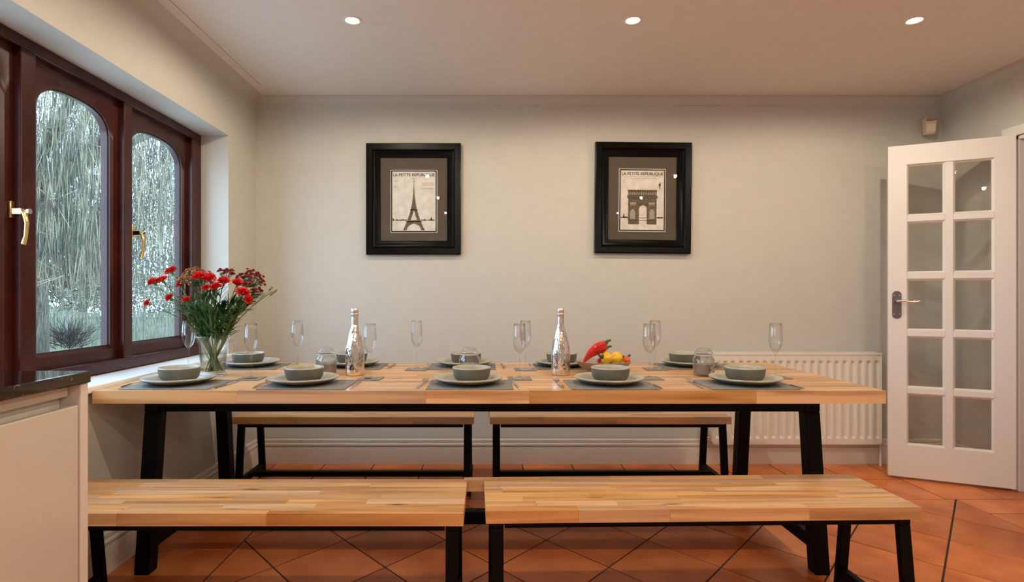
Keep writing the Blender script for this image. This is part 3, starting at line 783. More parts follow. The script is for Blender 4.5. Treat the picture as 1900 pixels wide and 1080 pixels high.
# ------------------------------------------------------------------ downlights
rows_l = [('row over the table', 2.697), ('second row', 1.35), ('third row', 0.0), ('rear row', -1.35)]
ROW_W = [1.15, 1.0, .85, .85]
for ri, (rn, y) in enumerate(rows_l):
    for ci, x in enumerate((-.634, .690, 2.02)):
        nm = ('window side', 'middle', 'door side')[ci]
        t = thing('downlight', 'recessed round ceiling downlight, %s, %s' % (rn, nm), 'ceiling light', (x, y, ZC), 0, 'recessed ceiling downlights')
        m = MB(); m.lathe([(.030, .0), (.032, -.004), (.041, -.006), (.044, -.003), (.045, 0.0)], 28); m.build('trim_ring', M_white, t, smooth=True)
        m = MB(); m.lathe([(0, -.0035), (.022, -.0035), (.030, -.001), (.030, 0)], 24); m.build('bulb', M_lamp, t, smooth=True)
        ld = bpy.data.lights.new('lamp', 'SPOT'); ld.energy = SPOT_W * ROW_W[ri]; ld.color = SPOT_COL; ld.spot_size = math.radians(176); ld.spot_blend = .3; ld.shadow_soft_size = .014
        lo = bpy.data.objects.new('lamp', ld); COL.objects.link(lo); lo.parent = t; lo.location = (0, 0, -.02)

# ------------------------------------------------------------------ table settings
FD = {1: 'front setting nearest the window', 2: 'front setting before the left silver bottle', 3: 'middle front-row setting', 4: 'front setting before the fruit bowl', 5: 'front setting nearest the radiator'}
BD = {1: 'back setting beside the flower jug', 2: 'back setting behind the left silver bottle', 3: 'middle back-row setting', 4: 'back setting behind the right silver bottle', 5: 'back setting nearest the radiator'}
def mk_placemat():
    o = MB().box(-.1675, .1675, -.1225, .1225, 0, .004).build('placemat', M_mat, None, bevel=.0015); return o
def mk_plate():
    prof = [(0, 0), (.074, 0), (.084, .0015), (.100, .006), (.126, .015), (.1375, .0215), (.1395, .0255), (.1375, .0285), (.130, .0280), (.110, .0225), (.104, .0180), (.096, .0100), (0, .0078)]
    m = MB(); m.lathe(prof, 48, mats=[0, 0, 0, 0, 0, 1, 1, 1, 1, 1, 1, 1]); return m.build('plate', [M_stone, M_stone_in], None, smooth=True)
def mk_bowl():
    prof = [(0, 0), (.044, 0), (.056, .003), (.067, .011), (.0735, .024), (.0765, .044), (.0775, .0545), (.0765, .0585), (.0735, .0580), (.0722, .046), (.069, .026), (.060, .013), (.044, .008), (0, .0075)]
    m = MB(); m.lathe(prof, 44, mats=[0] * 6 + [1] * 7); return m.build('bowl', [M_stone, M_stone_in], None, smooth=True)
def mk_flute():
    t = thing('champagne_flute', '', 'glass')
    fo = [(0, 0), (.030, 0), (.032, .0012), (.030, .0025), (.012, .005), (.006, .009), (.0042, .016), (.0036, .05), (.0036, .088), (.0050, .100), (.008, .107), (0, .108)]
    m = MB(); m.lathe(fo, 28); m.build('stem', M_glass, t, smooth=True)
    bo = [(.006, .1055), (.014, .112), (.022, .126), (.0275, .145), (.0288, .160), (.0280, .185), (.0262, .212), (.0245, .234), (.0235, .2345), (.0250, .212), (.0268, .185), (.0276, .160), (.0262, .145), (.0205, .127), (.012, .114), (0, .110)]
    m = MB(); m.lathe(bo, 32); m.build('glass_bowl', M_glass, t, smooth=True)
    return t
def mk_coaster(): return MB().box(-.05, .05, -.05, .05, 0, .004).build('coaster', M_mat, None, bevel=.0015)
def mk_fork():
    m = MB()
    def zc(y): return .0015 + (.006 * max(0, (y - .13) / .03) if y < .16 else .006 + .004 * math.sin((y - .16) / .04 * 2.6)) if y > .13 else .0015 + .004 * math.sin(max(0, y) / .13 * 3.0)
    st = [(-.0, .0035), (.004, .0058), (.03, .0062), (.07, .0045), (.11, .0028), (.135, .0030), (.145, .0065), (.152, .0115), (.160, .0122)]
    for (y0, w0), (y1, w1) in zip(st[:-1], st[1:]):
        a, b = zc(y0), zc(y1)
        m.add([(-w0, y0, a), (w0, y0, a), (w1, y1, b), (-w1, y1, b), (-w0, y0, a + .0018), (w0, y0, a + .0018), (w1, y1, b + .0018), (-w1, y1, b + .0018)], [(3, 2, 1, 0), (4, 5, 6, 7), (0, 1, 5, 4), (1, 2, 6, 5), (2, 3, 7, 6), (3, 0, 4, 7)])
    for k in range(4):
        x = -.0102 + k * .0068
        for y0, y1, w0, w1 in ((.158, .180, .0020, .0018), (.180, .200, .0018, .0008)):
            a, b = zc(y0), zc(y1)
            m.add([(x - w0, y0, a), (x + w0, y0, a), (x + w1, y1, b), (x - w1, y1, b), (x - w0, y0, a + .0018), (x + w0, y0, a + .0018), (x + w1, y1, b + .0018), (x - w1, y1, b + .0018)], [(3, 2, 1, 0), (4, 5, 6, 7), (0, 1, 5, 4), (1, 2, 6, 5), (2, 3, 7, 6), (3, 0, 4, 7)])
    return m.build('fork', M_steel, None, smooth=40)
def mk_knife():
    t = thing('table_knife', '', 'knife')
    m = MB(); m.hexa([(-.004, 0, 0), (.004, 0, 0), (.0065, .09, 0), (-.0065, .09, 0)], [(-.003, 0, .005), (.003, 0, .005), (.0055, .09, .006), (-.0055, .09, .006)])
    m.build('knife_handle', M_steel, t, bevel=.0015)
    pl = [(-.006, .090), (.006, .090), (.0085, .11), (.0085, .18), (.004, .205), (-.002, .212), (-.006, .2)]
    m = MB(); m.prism(pl, .001, .0028); m.build('blade', M_steel, t)
    return t
protos = dict(mat=mk_placemat(), plate=mk_plate(), bowl=mk_bowl(), flute=mk_flute(), coaster=mk_coaster(), fork=mk_fork(), knife=mk_knife())
used = set()
def place(kind, loc, label, cat, group, rz=0):
    p = protos[kind]
    o = p if kind not in used else copy_tree(p)
    used.add(kind); o.location = loc; o.rotation_euler = (0, 0, rz); tag(o, label, cat, group); return o
front = {1: (-1.229, -1.245, -1.243), 2: (-.707, -.742, -.738), 3: (-.065, -.074, -.061), 4: (.490, .4945, .500), 5: (1.024, 1.046, 1.045)}
back = {1: (-1.195, -1.193, -1.208), 2: (-.683, -.683, -.683), 3: (-.122, -.112, -.105), 4: (.410, .382, .380), 5: (1.045, 1.028, 1.003)}
for i, (xm, xp, xb) in front.items():
    d = FD[i]
    place('mat', (xm, 2.288, TZ), 'grey rectangular placemat of the ' + d, 'placemat', 'grey placemats', rnd.uniform(-.01, .01))
    place('plate', (xp, 2.312, TZ + .0042), 'grey stoneware dinner plate of the ' + d, 'plate', 'stoneware dinner plates')
    place('bowl', (xb, 2.312, TZ + .0042 + .0078), 'grey stoneware bowl on the plate of the ' + d, 'bowl', 'stoneware bowls', rnd.uniform(0, 6))
for i, (xm, xp, xb) in back.items():
    d = BD[i]
    place('mat', (xm, 2.885, TZ), 'grey rectangular placemat of the ' + d, 'placemat', 'grey placemats', rnd.uniform(-.01, .01))
    place('plate', (xp, 2.895, TZ + .0042), 'grey stoneware dinner plate of the ' + d, 'plate', 'stoneware dinner plates')
    place('bowl', (xb, 2.895, TZ + .0042 + .0078), 'grey stoneware bowl on the plate of the ' + d, 'bowl', 'stoneware bowls', rnd.uniform(0, 6))
fl_f = {1: (-1.014, 2.459), 2: (-.501, 2.455), 3: (.1415, 2.459), 4: (.700, 2.459), 5: (1.259, 2.49)}
fl_b = {1: (-1.430, 2.74), 2: (-.916, 2.767), 3: (-.339, 2.767), 4: (.187, 2.760), 5: (.8185, 2.777)}
for i, (x, y) in fl_f.items():
    place('coaster', (x, y, TZ), 'square grey coaster of the ' + FD[i], 'coaster', 'square grey coasters', rnd.uniform(-.08, .08))
    place('flute', (x, y, TZ + .0042), 'empty champagne flute of the ' + FD[i], 'glass', 'champagne flutes')
for i, (x, y) in fl_b.items():
    place('coaster', (x, y, TZ), 'square grey coaster of the ' + BD[i], 'coaster', 'square grey coasters', rnd.uniform(-.08, .08))
    place('flute', (x, y, TZ + .0042), 'empty champagne flute of the ' + BD[i], 'glass', 'champagne flutes')
fk = {1: (-1.418, 2.215, -.02), 2: (-.898, 2.20, .02), 3: (-.268, 2.195, -.09), 4: (.296, 2.20, .05), 5: (.832, 2.20, -.06)}
kn = {1: (-1.045, 2.19, -.04), 2: (-.522, 2.185, .02), 3: (.126, 2.185, .08), 4: (.672, 2.185, .03), 5: (1.214, 2.185, .02)}
for i in fk:
    x, y, a = fk[i]; place('fork', (x, y, TZ), 'steel fork left of the placemat, ' + FD[i], 'fork', 'steel forks', a)
    x, y, a = kn[i]; place('knife', (x, y, TZ), 'steel knife right of the placemat, ' + FD[i], 'knife', 'steel knives', a)
for i, (xm, _, _) in back.items():
    place('fork', (xm + .200 - (.0 if i != 4 else .01), 3.01, TZ), 'steel fork beside the placemat, ' + BD[i], 'fork', 'steel forks', PI + rnd.uniform(-.06, .06))
    place('knife', (xm - .185, 3.03, TZ), 'steel knife beside the placemat, ' + BD[i], 'knife', 'steel knives', PI + rnd.uniform(-.05, .05))

# bottles
def bottle(x, y, label):
    t = thing('sparkling_wine_bottle', label, 'bottle', (x, y, TZ), rnd.uniform(0, 6), 'mirror silver sparkling wine bottles')
    pr = [(0, .003), (.030, 0), (.039, .001), (.0415, .006), (.042, .03), (.0425, .08), (.0415, .115), (.038, .14), (.032, .165), (.025, .190), (.019, .212), (.0155, .23), (.0150, .235), (0, .235)]
    MB().lathe(pr, 40).build('body', M_bottle, t, smooth=60)
    MB().lathe([(.0155, .228), (.0158, .232), (.0150, .262), (.0150, .268), (.0168, .270), (.0168, .277), (.0155, .279)], 28).build('neck_foil', M_foil, t, smooth=50)
    MB().lathe([(.0150, .278), (.0160, .282), (.0165, .292), (.0160, .299), (.012, .303), (0, .304)], 28).build('cork_cap', M_foil, t, smooth=50)
    return t
bottle(-.594, 2.575, 'mirror silver sparkling wine bottle left on the table')
bottle(.335, 2.585, 'mirror silver sparkling wine bottle right, beside the fruit bowl')

# candle jars
def jar(x, y, label, lab=False):
    t = thing('candle_jar', label, 'jar', (x, y, TZ), 0, 'lidded glass candle jars')
    MB().lathe([(0, 0), (.040, 0), (.0445, .003), (.0465, .012), (.0465, .070), (.044, .080), (.037, .088), (.036, .096), (.0345, .096), (.0355, .087), (.042, .078), (.0445, .069), (.0445, .012), (.041, .006), (0, .005)], 32).build('jar_body', M_jar, t, smooth=True)
    MB().lathe([(0, .0062), (.041, .0062), (.0437, .012), (.0437, .052), (0, .0525)], 28).build('wax', M_wax, t, smooth=40)
    MB().lathe([(.0385, .0955), (.040, .098), (.0405, .104), (.039, .108), (.033, .111), (.030, .117), (.030, .121), (.026, .125), (0, .126)], 32).build('lid', M_jar, t, smooth=True)
    MB().lathe([(.0360, .090), (.0385, .0905), (.0385, .0945), (.0360, .095)], 32).build('lid_seal', M_seal, t, smooth=True)
    if lab:
        m = MB(); a0 = math.radians(-75); a1 = math.radians(-20); K = 8
        vs = [(.0470 * math.cos(a0 + (a1 - a0) * i / K), .0470 * math.sin(a0 + (a1 - a0) * i / K), z) for z in (.018, .058) for i in range(K + 1)]
        m.add(vs, [(i, i + 1, K + 2 + i, K + 1 + i) for i in range(K)]); m.build('label_sticker', M_label, t)
jar(-.725, 2.585, 'lidded glass candle jar with taupe wax, left behind a bowl')
jar(-.078, 2.585, 'lidded glass candle jar in the middle of the table')
jar(.973, 2.562, 'lidded glass candle jar with small label, near the radiator', True)

# fruit bowl
FX, FY = .538, 2.63
fb = MB(); fb.lathe([(0, 0), (.050, 0), (.056, .004), (.085, .016), (.110, .036), (.124, .056), (.126, .060), (.122, .060), (.107, .040), (.082, .021), (.050, .009), (0, .008)], 44, mats=[0] * 6 + [1] * 5)
o = fb.build('serving_bowl', [M_brownbowl, M_stone_in], None, smooth=True); o.location = (FX, FY, TZ)
tag(o, 'wide brown stoneware bowl heaped with peppers beside the right bottle', 'bowl')
def pepper(nm, label, cat, loc, rot, Lg, R, mt, curve=0.0, lobes=4, taper=.5):
    t = thing(nm, label, cat, loc); t.rotation_euler = rot
    m = MB(); K = 16; seg = 28; base = len(m.v)
    m.v.append((0, 0, -Lg / 2)); m.f_ = None
    rowsP = []
    for k in range(1, K):
        u = k / K; z = -Lg / 2 + Lg * u
        r = R * (math.sin(PI * min(1, u * 1.0)) ** .45) * (taper + (1 - taper) * u)
        rowsP.append(len(m.v))
        for i in range(seg):
            a = 2 * PI * i / seg; rr = r * (1 + .09 * math.cos(lobes * a))
            m.v.append((rr * math.cos(a) + curve * (u - .5) ** 2, rr * math.sin(a), z))
    m.v.append((curve * .25, 0, Lg / 2 - Lg * .05)); top_ = len(m.v) - 1
    m.v[0] = (curve * .25, 0, -Lg / 2)
    for i in range(seg):
        j = (i + 1) % seg
        m.f.append((0, rowsP[0] + j, rowsP[0] + i)); m.f.append((top_, rowsP[-1] + i, rowsP[-1] + j)); m.mi += [0, 0]
        for a, b in zip(rowsP[:-1], rowsP[1:]): m.f.append((a + i, a + j, b + j, b + i)); m.mi.append(0)
    m.build('flesh', mt, t, smooth=True)
    s = MB(); s.tube([(curve * .25, 0, Lg / 2 - Lg * .06), (curve * .25, 0, Lg / 2 + .006), (curve * .25 + .006, 0, Lg / 2 + .018)], [R * .35, .006, .005], 10); s.build('stalk', M_leaf, t, smooth=True)
    return t
bz = TZ + .012
pepper('red_pepper', 'long shiny red pepper leaning up on the bowl, tallest', 'vegetable', (FX - .052, FY - .02, bz + .095), (0, math.radians(48), 0), .150, .030, M_chili, .05, 3, .35)
pepper('red_pepper', 'second long red pepper, behind the tallest one', 'vegetable', (FX - .035, FY + .035, bz + .085), (0, math.radians(62), .3), .140, .027, M_chili, .06, 3, .35)
pepper('yellow_pepper', 'bright yellow pepper left, touching the red peppers', 'vegetable', (FX + .012, FY - .02, bz + .062), (math.radians(15), math.radians(-78), .2), .062, .030, M_yellow, 0, 4, .75)
pepper('yellow_pepper', 'bright yellow pepper right, lying on the fruit bowl edge', 'vegetable', (FX + .058, FY + .005, bz + .058), (math.radians(-12), math.radians(82), -.15), .064, .031, M_yellow, 0, 4, .75)
pepper('tomato', 'small orange tomato at the right rim of the bowl', 'vegetable', (FX + .103, FY - .012, bz + .052), (math.radians(-35), math.radians(35), 0), .033, .0185, M_tomato, 0, 5, .95)
pepper('tomato', 'red tomato low among the peppers in the bowl', 'vegetable', (FX + .0, FY + .045, bz + .035), (0.3, 0, 0), .045, .024, M_chili, 0, 5, .95)
pepper('green_pepper', 'dark green pepper behind the yellow peppers', 'vegetable', (FX + .045, FY + .06, bz + .05), (0, math.radians(-55), 0), .07, .026, M_leaf, 0, 4, .7)

# ------------------------------------------------------------------ glass jug and flowers
JX, JY = -1.225, 2.56
jug = thing('glass_jug', 'clear glass jug with handle holding red flowers beside the window', 'jug', (JX, JY, TZ))
MB().lathe([(0, 0), (.052, 0), (.056, .004), (.056, .03), (.055, .07), (.057, .11), (.062, .145), (.070, .170), (.074, .178), (.0715, .178), (.066, .165), (.0585, .143), (.054, .11), (.052, .07), (.053, .03), (.050, .014), (0, .012)], 40).build('jug_body', M_glass, jug, smooth=True)
hp = [(.058, 0, .148), (.078, 0, .158), (.095, 0, .150), (.100, 0, .125), (.092, 0, .09), (.076, 0, .062), (.056, 0, .052)]
def smoothpath(pts, n=6):
    pts = [Vector(p) for p in pts]; out = []
    for i in range(len(pts) - 1):
        p0 = pts[max(i - 1, 0)]; p1 = pts[i]; p2 = pts[i + 1]; p3 = pts[min(i + 2, len(pts) - 1)]
        for k in range(n):
            t = k / n; out.append(.5 * ((2 * p1) + (-p0 + p2) * t + (2 * p0 - 5 * p1 + 4 * p2 - p3) * t * t + (-p0 + 3 * p1 - 3 * p2 + p3) * t ** 3))
    out.append(pts[-1]); return out
MB().tube(smoothpath(hp), .0065, 10).build('jug_handle', M_glass, jug, smooth=True)
MB().lathe([(0, .0125), (.0495, .0145), (.0522, .03), (.0512, .07), (.0525, .10), (0, .1005)], 32).build('water', M_water, jug, smooth=40)

fr = random.Random(99)
def stem_path(head, k=None):
    """head in world; passes the jug mouth, ends in the jug"""
    h = Vector(head) - Vector((JX, JY, TZ)); d = Vector((h.x, h.y, 0)); dl = d.length or 1; dn = d / dl
    jit = Vector((fr.uniform(-.012, .012), fr.uniform(-.012, .012), 0))
    mouth = dn * min(.048, dl * .5) + jit + Vector((0, 0, .172)); foot = -dn * .026 + jit * 1.2 + Vector((0, 0, .020))
    mid = mouth.lerp(h, .5) + Vector((-dn.x * .010, -dn.y * .01, .012))
    return smoothpath([foot, foot.lerp(mouth, .5), mouth, mid, h], 5)
def blade(m, p, d, ln, w, droop=.3, seg=5):
    d = d.normalized(); side = d.cross(Vector((0, 0, 1)));
    if side.length < .1: side = Vector((1, 0, 0))
    side.normalize(); n0 = len(m.v); q = Vector(p); dirv = d.copy()
    for i in range(seg + 1):
        u = i / seg; ww = w * (math.sin(PI * min(.97, u * .85 + .12)))
        nrm = side.cross(dirv) * ww * .35
        m.v += [tuple(q - side * ww + nrm), tuple(q), tuple(q + side * ww + nrm)]
        q = q + dirv * ln / seg; dirv = (dirv + Vector((0, 0, -droop / seg))).normalized()
    for i in range(seg):
        a = n0 + 3 * i; m.f += [(a, a + 1, a + 4, a + 3), (a + 1, a + 2, a + 5, a + 4)]; m.mi += [m.cur] * 2
def frilly(m, c, nrm, R, npet, seed, cup=.5):
    r = random.Random(seed); nrm = Vector(nrm).normalized(); a = nrm.orthogonal().normalized(); b = nrm.cross(a)
    for k in range(npet):
        th = r.uniform(0, 2 * PI); el = (k / npet) ** .7 * 1.45   # from upright to sideways
        dirv = (a * math.cos(th) + b * math.sin(th)) * math.sin(el) + nrm * math.cos(el)
        tan = dirv.cross(nrm)
        if tan.length < .05: tan = a
        tan.normalize(); ln = R * r.uniform(.8, 1.08) * (.8 + .25 * math.sin(el)); w = R * r.uniform(.32, .48)
        n0 = len(m.v); K = 5
        m.v.append(tuple(c)); base = n0
        q1 = Vector(c) + dirv * ln * .6
        bi = dirv.cross(tan)
        for i in range(K): u = i / (K - 1) * 2 - 1; m.v.append(tuple(q1 + tan * w * .7 * u + bi * r.uniform(-.08, .08) * R))
        q2 = Vector(c) + dirv * ln
        for i in range(K): u = i / (K - 1) * 2 - 1; m.v.append(tuple(q2 + tan * w * u + bi * r.uniform(-.16, .16) * R - dirv * abs(u) * R * .15 + dirv * (R * .07 if i % 2 else -R * .05)))
        for i in range(K - 1):
            m.f.append((base, base + 1 + i, base + 2 + i)); m.f.append((base + 1 + i, base + K + 1 + i, base + K + 2 + i, base + 2 + i)); m.mi += [m.cur] * 2
def carnation(px, py, Y, rpx, label, flat=1.0, nleaf=9):
    hw = P(px, py, Y); path = stem_path(hw); org = Vector((JX, JY, TZ))
    t = thing('carnation', label, 'flower', tuple(org), 0, 'red carnations in the jug')
    R = rpx * 1.3 * Y / F; ax = (path[-1] - path[-3]).normalized()
    ax = (ax + Vector((0, -.35, .25))).normalized()
    h = path[-1]
    s = MB(); s.tube(path, .0019, 6); s.build('stem', M_green, t, smooth=True)
    c = MB(); c.tube([h - ax * R * .95, h - ax * R * .7, h - ax * R * .1], [.0022, .0055, .0070], 10); c.build('calyx', M_bud if rpx < 7 else M_green, t, smooth=True)
    f = MB(); frilly(f, h - ax * R * .25, ax, R, 46, int(px * 7 + py)); f.build('flower_head', M_red, t)
    l = MB()
    for k in range(nleaf):
        i = fr.randint(11, len(path) - 4); q = path[i]; tg = (path[i + 1] - path[i]).normalized()
        th = fr.uniform(0, 2 * PI); sd = Vector((math.cos(th), math.sin(th), 0))
        blade(l, q, tg * 1.3 + sd * .6, fr.uniform(.05, .10), fr.uniform(.0022, .004), fr.uniform(.1, .9))
    l.build('leaves', M_leaf, t)
    return t
CAR = [(317, 503, 2.62, 9.5, 'red carnation at the upper left of the bunch'), (283, 523, 2.50, 8.5, 'red carnation at the far left, paired, outer'), (300, 519, 2.52, 9, 'red carnation at the far left, paired, inner'),
       (273, 562, 2.50, 6.5, 'small red carnation drooping lowest at the far left on a long stem'), (314, 552, 2.48, 7.5, 'red carnation below the left pair'), (333, 528, 2.52, 6.5, 'half-open red carnation left of centre'),
       (346, 556, 2.50, 6.5, 'dark half-open red carnation low left of centre'), (368, 512, 2.46, 10.5, 'large red carnation at top centre, left of two'), (389, 515, 2.47, 10, 'large red carnation at top centre, right of two'),
       (382, 533, 2.45, 6.5, 'red carnation bud below the top centre pair'), (400, 531, 2.46, 8.5, 'red carnation centre right, lower of two'), (415, 521, 2.50, 9.5, 'red carnation centre right, upper of two'),
       (441, 524, 2.52, 8.5, 'red carnation beneath the right chrysanthemums'), (450, 543, 2.46, 11, 'largest red carnation at the lower right'), (461, 555, 2.47, 7.5, 'red carnation lowest at the right')]
for c in CAR: carnation(*c)
def spray(px, py, Y, wpx, hpx, n, label, mt, seed):
    hw = P(px, py + hpx * .9, Y); path = stem_path(hw); org = Vector((JX, JY, TZ)); r = random.Random(seed)
    t = thing('chrysanthemum_spray', label, 'flower', tuple(org), 0, 'chrysanthemum sprays in the jug')
    s = MB(); s.tube(path, .0024, 6); f = MB(); hd = path[-1] - Vector((0, 0, .02)); k0 = Y / F
    for i in range(n):
        a = r.uniform(0, 2 * PI); rr = math.sqrt(r.random()); q = Vector(((rr * math.cos(a)) * wpx * k0, (rr * math.sin(a)) * wpx * k0 * .7, hpx * k0 * (1.0 - .9 * rr * rr + r.uniform(-.4, .3)))) + path[-1]
        s.tube([hd, hd.lerp(q, .5) + Vector((0, 0, -.004)), q], .0009, 4, False)
        frilly(f, q, (q - hd) + Vector((0, 0, .02)), r.uniform(.0095, .0135), 14, seed * 100 + i)
    s.build('stem', M_green, t, smooth=True); f.build('flower_cluster', mt, t)
    l = MB()
    for k in range(13):
        i = r.randint(10, len(path) - 2); q = path[i]; tg = (path[min(i + 1, len(path) - 1)] - path[i - 1]).normalized(); th = r.uniform(0, 2 * PI)
        blade(l, q, tg * .8 + Vector((math.cos(th), math.sin(th), 0)), r.uniform(.035, .06), r.uniform(.007, .012), r.uniform(.4, 1.2))
    l.build('leaves', M_leaf, t)
spray(364, 504, 2.54, 33, 21, 95, 'bronze-tipped chrysanthemum spray at top left of the bunch', M_bronze, 3)
spray(346, 548, 2.60, 15, 11, 12, 'small bronze chrysanthemum spray low left, below the others', M_bronze, 8)
spray(418, 502, 2.60, 18, 10, 20, 'dark red chrysanthemum spray at top centre', M_dred, 4)
spray(463, 507, 2.58, 27, 20, 62, 'dark red chrysanthemum spray at top right', M_dred, 5)
spray(476, 535, 2.58, 10, 11, 12, 'small dark red chrysanthemum spray below the top right one', M_dred, 6)
# bud stem to the right
path = stem_path(P(506, 540, 2.55)); t = thing('carnation_bud_stem', 'stem with closed green buds reaching furthest right', 'flower', (JX, JY, TZ))
s = MB(); s.tube(path, .0018, 6); q = path[-6]; s.tube([q, P(503, 537, 2.55) - Vector((JX, JY, TZ))], .0012, 5); s.build('stem', M_green, t, smooth=True)
b = MB()
for (x, y) in ((511, 540), (503, 535), (505, 545)):
    c = P(x, y, 2.55) - Vector((JX, JY, TZ)); d = Vector((.6, 0, .5)).normalized()
    b.tube([c - d * .014, c - d * .006, c + d * .005, c + d * .011], [.002, .0045, .0042, .001], 8)
b.build('buds', M_bud, t, smooth=True)
l = MB()
for k in range(6): blade(l, path[fr.randint(12, len(path) - 4)], Vector((fr.uniform(.2, 1), fr.uniform(-.5, .5), fr.uniform(.1, 1))), .05, .003, .4)
l.build('leaves', M_leaf, t)
# leafy filler stems
for k in range(16):
    px = 335 + k * 8.6 + fr.uniform(-5, 5); py = (556 if k % 2 else 572) + fr.uniform(-12, 14) + abs(px - 395) * .05; Y = fr.uniform(2.46, 2.66)
    path = stem_path(P(px, py, Y)); t = thing('foliage_stem', 'dark green leafy filler stem among the flowers', 'foliage', (JX, JY, TZ), 0, 'leafy filler stems in the jug')
    s = MB(); s.tube(path, .0022, 6); s.build('stem', M_green, t, smooth=True); l = MB()
    for j in range(26):
        i = fr.randint(9, len(path) - 1); q = path[i]; tg = (path[i] - path[i - 1]).normalized(); th = fr.uniform(0, 2 * PI)
        blade(l, q, tg * fr.uniform(.9, 1.8) + Vector((math.cos(th), math.sin(th), 0)) * .8, fr.uniform(.04, .085), fr.uniform(.005, .011), fr.uniform(.2, 1))
    l.build('leaves', M_leaf, t)

# ------------------------------------------------------------------ garden
GZ = -.35
M_grass = mat('winter_grass', (.30, .33, .20), .9); noise_col(M_grass, (.10, .11, .06), (.22, .22, .14), 1.5, 8)
M_fence = mat('weathered_fence_board', (.42, .45, .38), .85); noise_col(M_fence, (.22, .22, .16), (.40, .40, .31), 4, 6, stretch=(8, 8, 1), rnd=30)
M_bark = mat('tree_bark', (.12, .10, .075), .9); noise_col(M_bark, (.06, .05, .04), (.20, .17, .13), 6, 6, stretch=(5, 5, 1))
M_twig = mat('willow_twig', (.44, .42, .28), .8); noise_col(M_twig, (.03, .026, .018), (.27, .235, .15), 2.6, 4, fac=(.36, .64))
M_dtwig = mat('bare_twig', (.03, .025, .02), .9)
M_hedge = mat('evergreen_leaf', (.06, .10, .05), .8); noise_col(M_hedge, (.04, .055, .045), (.12, .14, .11), 1.6, 4)
tag(MB().box(-34, XL - WT, -6, 40, GZ - .1, GZ).build('garden_lawn', M_grass), kind='structure')
M_bounce = mat('pale_bounce_surface', (.55, .55, .52), .9); noise_col(M_bounce, (.45, .45, .43), (.62, .62, .59), 2, 6)
tag(MB().box(-5.6, XL - WT, -5, 6.5, GZ, GZ + .02).build('unseen_bounce_slab', M_bounce), kind='structure')  # pale slab added out of view to bounce skylight up into the window head
fence = thing('garden_fence', 'pale weathered close-boarded fence at the end of the garden', 'fence', (-10, 16, GZ))
for i in range(165):
    x = -8.2 + i * .100; hgt = 1.02 + .03 * math.sin(i * .7) + rnd.uniform(-.01, .01)
    MB().box(x, x + .074, -.01, .012, 0, hgt).build('board', M_fence, fence)
for i in range(9): MB().box(-8.2 + i * 2.0, -8.1 + i * 2.0, .012, .11, 0, 1.1).build('post', M_fence, fence)
for z in (.25, .8): MB().box(-8.2, 8.0, .012, .05, z, z + .07).build('rail', M_fence, fence)
wr = random.Random(17)
def strands(m, cx, cy, R, n, zt0, zt1, l0, l1, rad, flat=.7):
    for i in range(n):
        a = wr.uniform(0, 2 * PI); d = R * math.sqrt(wr.random()); x = cx + d * math.cos(a); y = cy + d * math.sin(a) * flat
        z = wr.uniform(zt0, zt1) * (1 - .25 * (d / R) ** 2); ln = wr.uniform(l0, l1); K = 7; pts = []
        lx, ly = wr.uniform(-.35, .35), wr.uniform(-.3, .3); ph = wr.uniform(0, 6)
        for k in range(K + 1):
            u = k / K; pts.append((x + lx * (1 - (1 - u) ** 2) + .09 * math.sin(ph + u * 5) + wr.uniform(-.03, .03), y + ly * u, max(z - ln * u, 1.35 + .4 * math.sin(ph))))
        m.tube(pts, [rad * (1.15 - .7 * k / K) for k in range(K + 1)], 3, False)
will = thing('willow_tree', 'weeping willow with pale hanging bare twigs outside the window', 'tree', (-9.4, 11.6, GZ))
m = MB(); m.tube([(0, 0, 0), (.1, 0, 1.2), (.05, .1, 2.6), (-.1, .1, 3.8)], [.42, .33, .30, .24], 14); m.build('trunk', M_bark, will, smooth=True)
for i in range(12):
    a = i * 2 * PI / 12 + wr.uniform(-.2, .2); ln = wr.uniform(2.6, 4.8)
    pts = [(-.05, .1, 2.6 + wr.uniform(0, 1.1)), (ln * .35 * math.cos(a), ln * .35 * math.sin(a), 4.6), (ln * .7 * math.cos(a), ln * .7 * math.sin(a), 5.7 + wr.uniform(-.4, .6)), (ln * math.cos(a), ln * math.sin(a), 5.4)]
    MB().tube(smoothpath(pts, 4), [.13 - .10 * k / 12 for k in range(13)], 8).build('branch', M_bark, will, smooth=True)
m = MB(); strands(m, .5, 0, 5.2, 4300, 4.2, 7.2, 2.0, 5.2, .0050)
for i in range(2600):      # fine crossing side twigs
    a = wr.uniform(0, 2 * PI); d = 5.0 * math.sqrt(wr.random()); c = Vector((.5 + d * math.cos(a), d * math.sin(a) * .7, wr.uniform(1.6, 6.2)))
    v = Vector((wr.gauss(0, .5), wr.gauss(0, .4), wr.gauss(-.2, .35))); m.tube([c, c + v * .5 + Vector((0, 0, .04)), c + v + Vector((0, 0, -.12))], [.006, .0045, .0025], 3, False)
tw = m.build('hanging_twigs', M_twig, will); tw['kind'] = 'stuff'
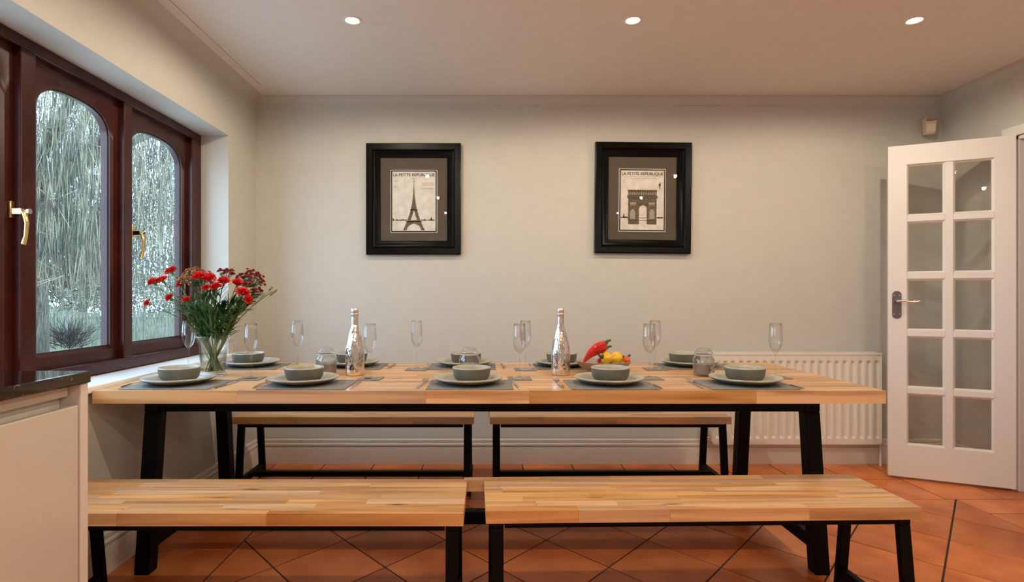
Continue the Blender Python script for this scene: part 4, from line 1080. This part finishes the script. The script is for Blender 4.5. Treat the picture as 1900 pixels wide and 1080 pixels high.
# bare bushes and trees: random twigs
def bare(cx, cy, R, hgt, n, label, nm, z0=GZ, rad=.006, grp=None):
    t = thing(nm, label, 'tree' if hgt > 2.5 else 'shrub', (cx, cy, z0), 0, grp)
    m = MB(); m.tube([(0, 0, 0), (.05, 0, hgt * .3), (0, .05, hgt * .55)], [.02 * hgt, .015 * hgt, .008 * hgt], 8); m.build('trunk', M_bark, t, smooth=True)
    m = MB()
    for i in range(n):
        a = wr.uniform(0, 2 * PI); el = wr.uniform(.2, 1.4); b = Vector((0, 0, hgt * wr.uniform(.1, .6))) + Vector((math.cos(a), math.sin(a), 0)) * R * wr.uniform(0, .5)
        d = Vector((math.cos(a) * math.cos(el), math.sin(a) * math.cos(el), math.sin(el))); ln = R * wr.uniform(.4, 1.0)
        p1 = b + d * ln * .5 + Vector((wr.uniform(-.1, .1), wr.uniform(-.1, .1), .05)) * R; p2 = b + d * ln + Vector((wr.uniform(-.2, .2), wr.uniform(-.2, .2), wr.uniform(-.1, .2))) * R
        m.tube([b, p1, p2], [rad * 1.5, rad, rad * .4], 3, False)
    o = m.build('twigs', M_dtwig, t); o['kind'] = 'stuff'
bare(-10.9, 14.9, .7, .75, 260, 'twiggy bare shrub before the fence, in the middle window', 'bare_shrub', rad=.005)
bare(-13.3, 14.9, .8, 1.3, 220, 'twiggy bare shrub before the fence, left in the middle window', 'bare_shrub', rad=.007)
bare(-10.4, 22.4, 2.3, 6.5, 700, 'tall bare tree behind the fence', 'bare_tree', rad=.018)
bare(-16.0, 22.6, 2.5, 7.5, 700, 'taller bare tree behind the fence, further left', 'bare_tree', rad=.018)
M_hedge2 = mat('hedge_leaf', (.10, .13, .09), .8); noise_col(M_hedge2, (.10, .10, .065), (.34, .33, .23), 2.5, 5)
def ever(cx, cy, R, hgt, n, label, fl=.6):
    t = thing('evergreen_tree', label, 'tree', (cx, cy, GZ))
    m = MB(); m.tube([(0, 0, 0), (0, 0, hgt * .7)], [.14, .05], 8); m.build('trunk', M_bark, t, smooth=True)
    m = MB()
    blobs = [(wr.uniform(-R, R) * .7, wr.uniform(-R, R) * .5, hgt * wr.uniform(.2, .9), R * wr.uniform(.3, .55)) for _ in range(16)]
    for i in range(n):
        bx, by, bz_, br = blobs[i % 16]
        v = Vector((wr.gauss(0, 1), wr.gauss(0, 1), wr.gauss(0, 1))).normalized() * br * wr.uniform(.6, 1.05); c = Vector((bx, by, bz_)) + v
        a = Vector((wr.gauss(0, 1), wr.gauss(0, 1), wr.gauss(0, 1))).normalized() * .10; b = a.orthogonal().normalized() * .07
        m.add([c - a, c + b, c + a], [(0, 1, 2)])
    o = m.build('foliage', M_hedge, t); o['kind'] = 'stuff'
ever(-14.2, 29, 3.0, 5.2, 9000, 'broad evergreen tree far behind the fence, left window side')
ever(-20.4, 29, 2.6, 6.0, 7000, 'evergreen tree far behind the fence, furthest left')
hd = thing('garden_hedge', 'loose grey-green hedge showing above the garden fence', 'hedge', (-13, 18.2, GZ))
for k in range(9): MB().tube([(-9 + k * 2.2, 0, 0), (-8.9 + k * 2.2, .05, 1.3)], [.05, .03], 7).build('stem', M_bark, hd, smooth=True)
m = MB()
for i in range(22000):
    x = wr.uniform(-10, 10); z = wr.random() ** .8 * (1.75 + .45 * math.sin(x * 1.3) + .25 * math.sin(x * 3.1 + 1)); c = Vector((x, wr.gauss(0, .35), z))
    a = Vector((wr.gauss(0, 1), wr.gauss(0, 1), wr.gauss(0, 1))).normalized() * .07; b = a.orthogonal().normalized() * .05
    m.add([c - a, c + b, c + a], [(0, 1, 2)])
o = m.build('foliage', M_hedge2, hd); o['kind'] = 'stuff'
ever(-27.5, 29, 3.4, 6.5, 6000, 'large evergreen tree at the left end of the garden')
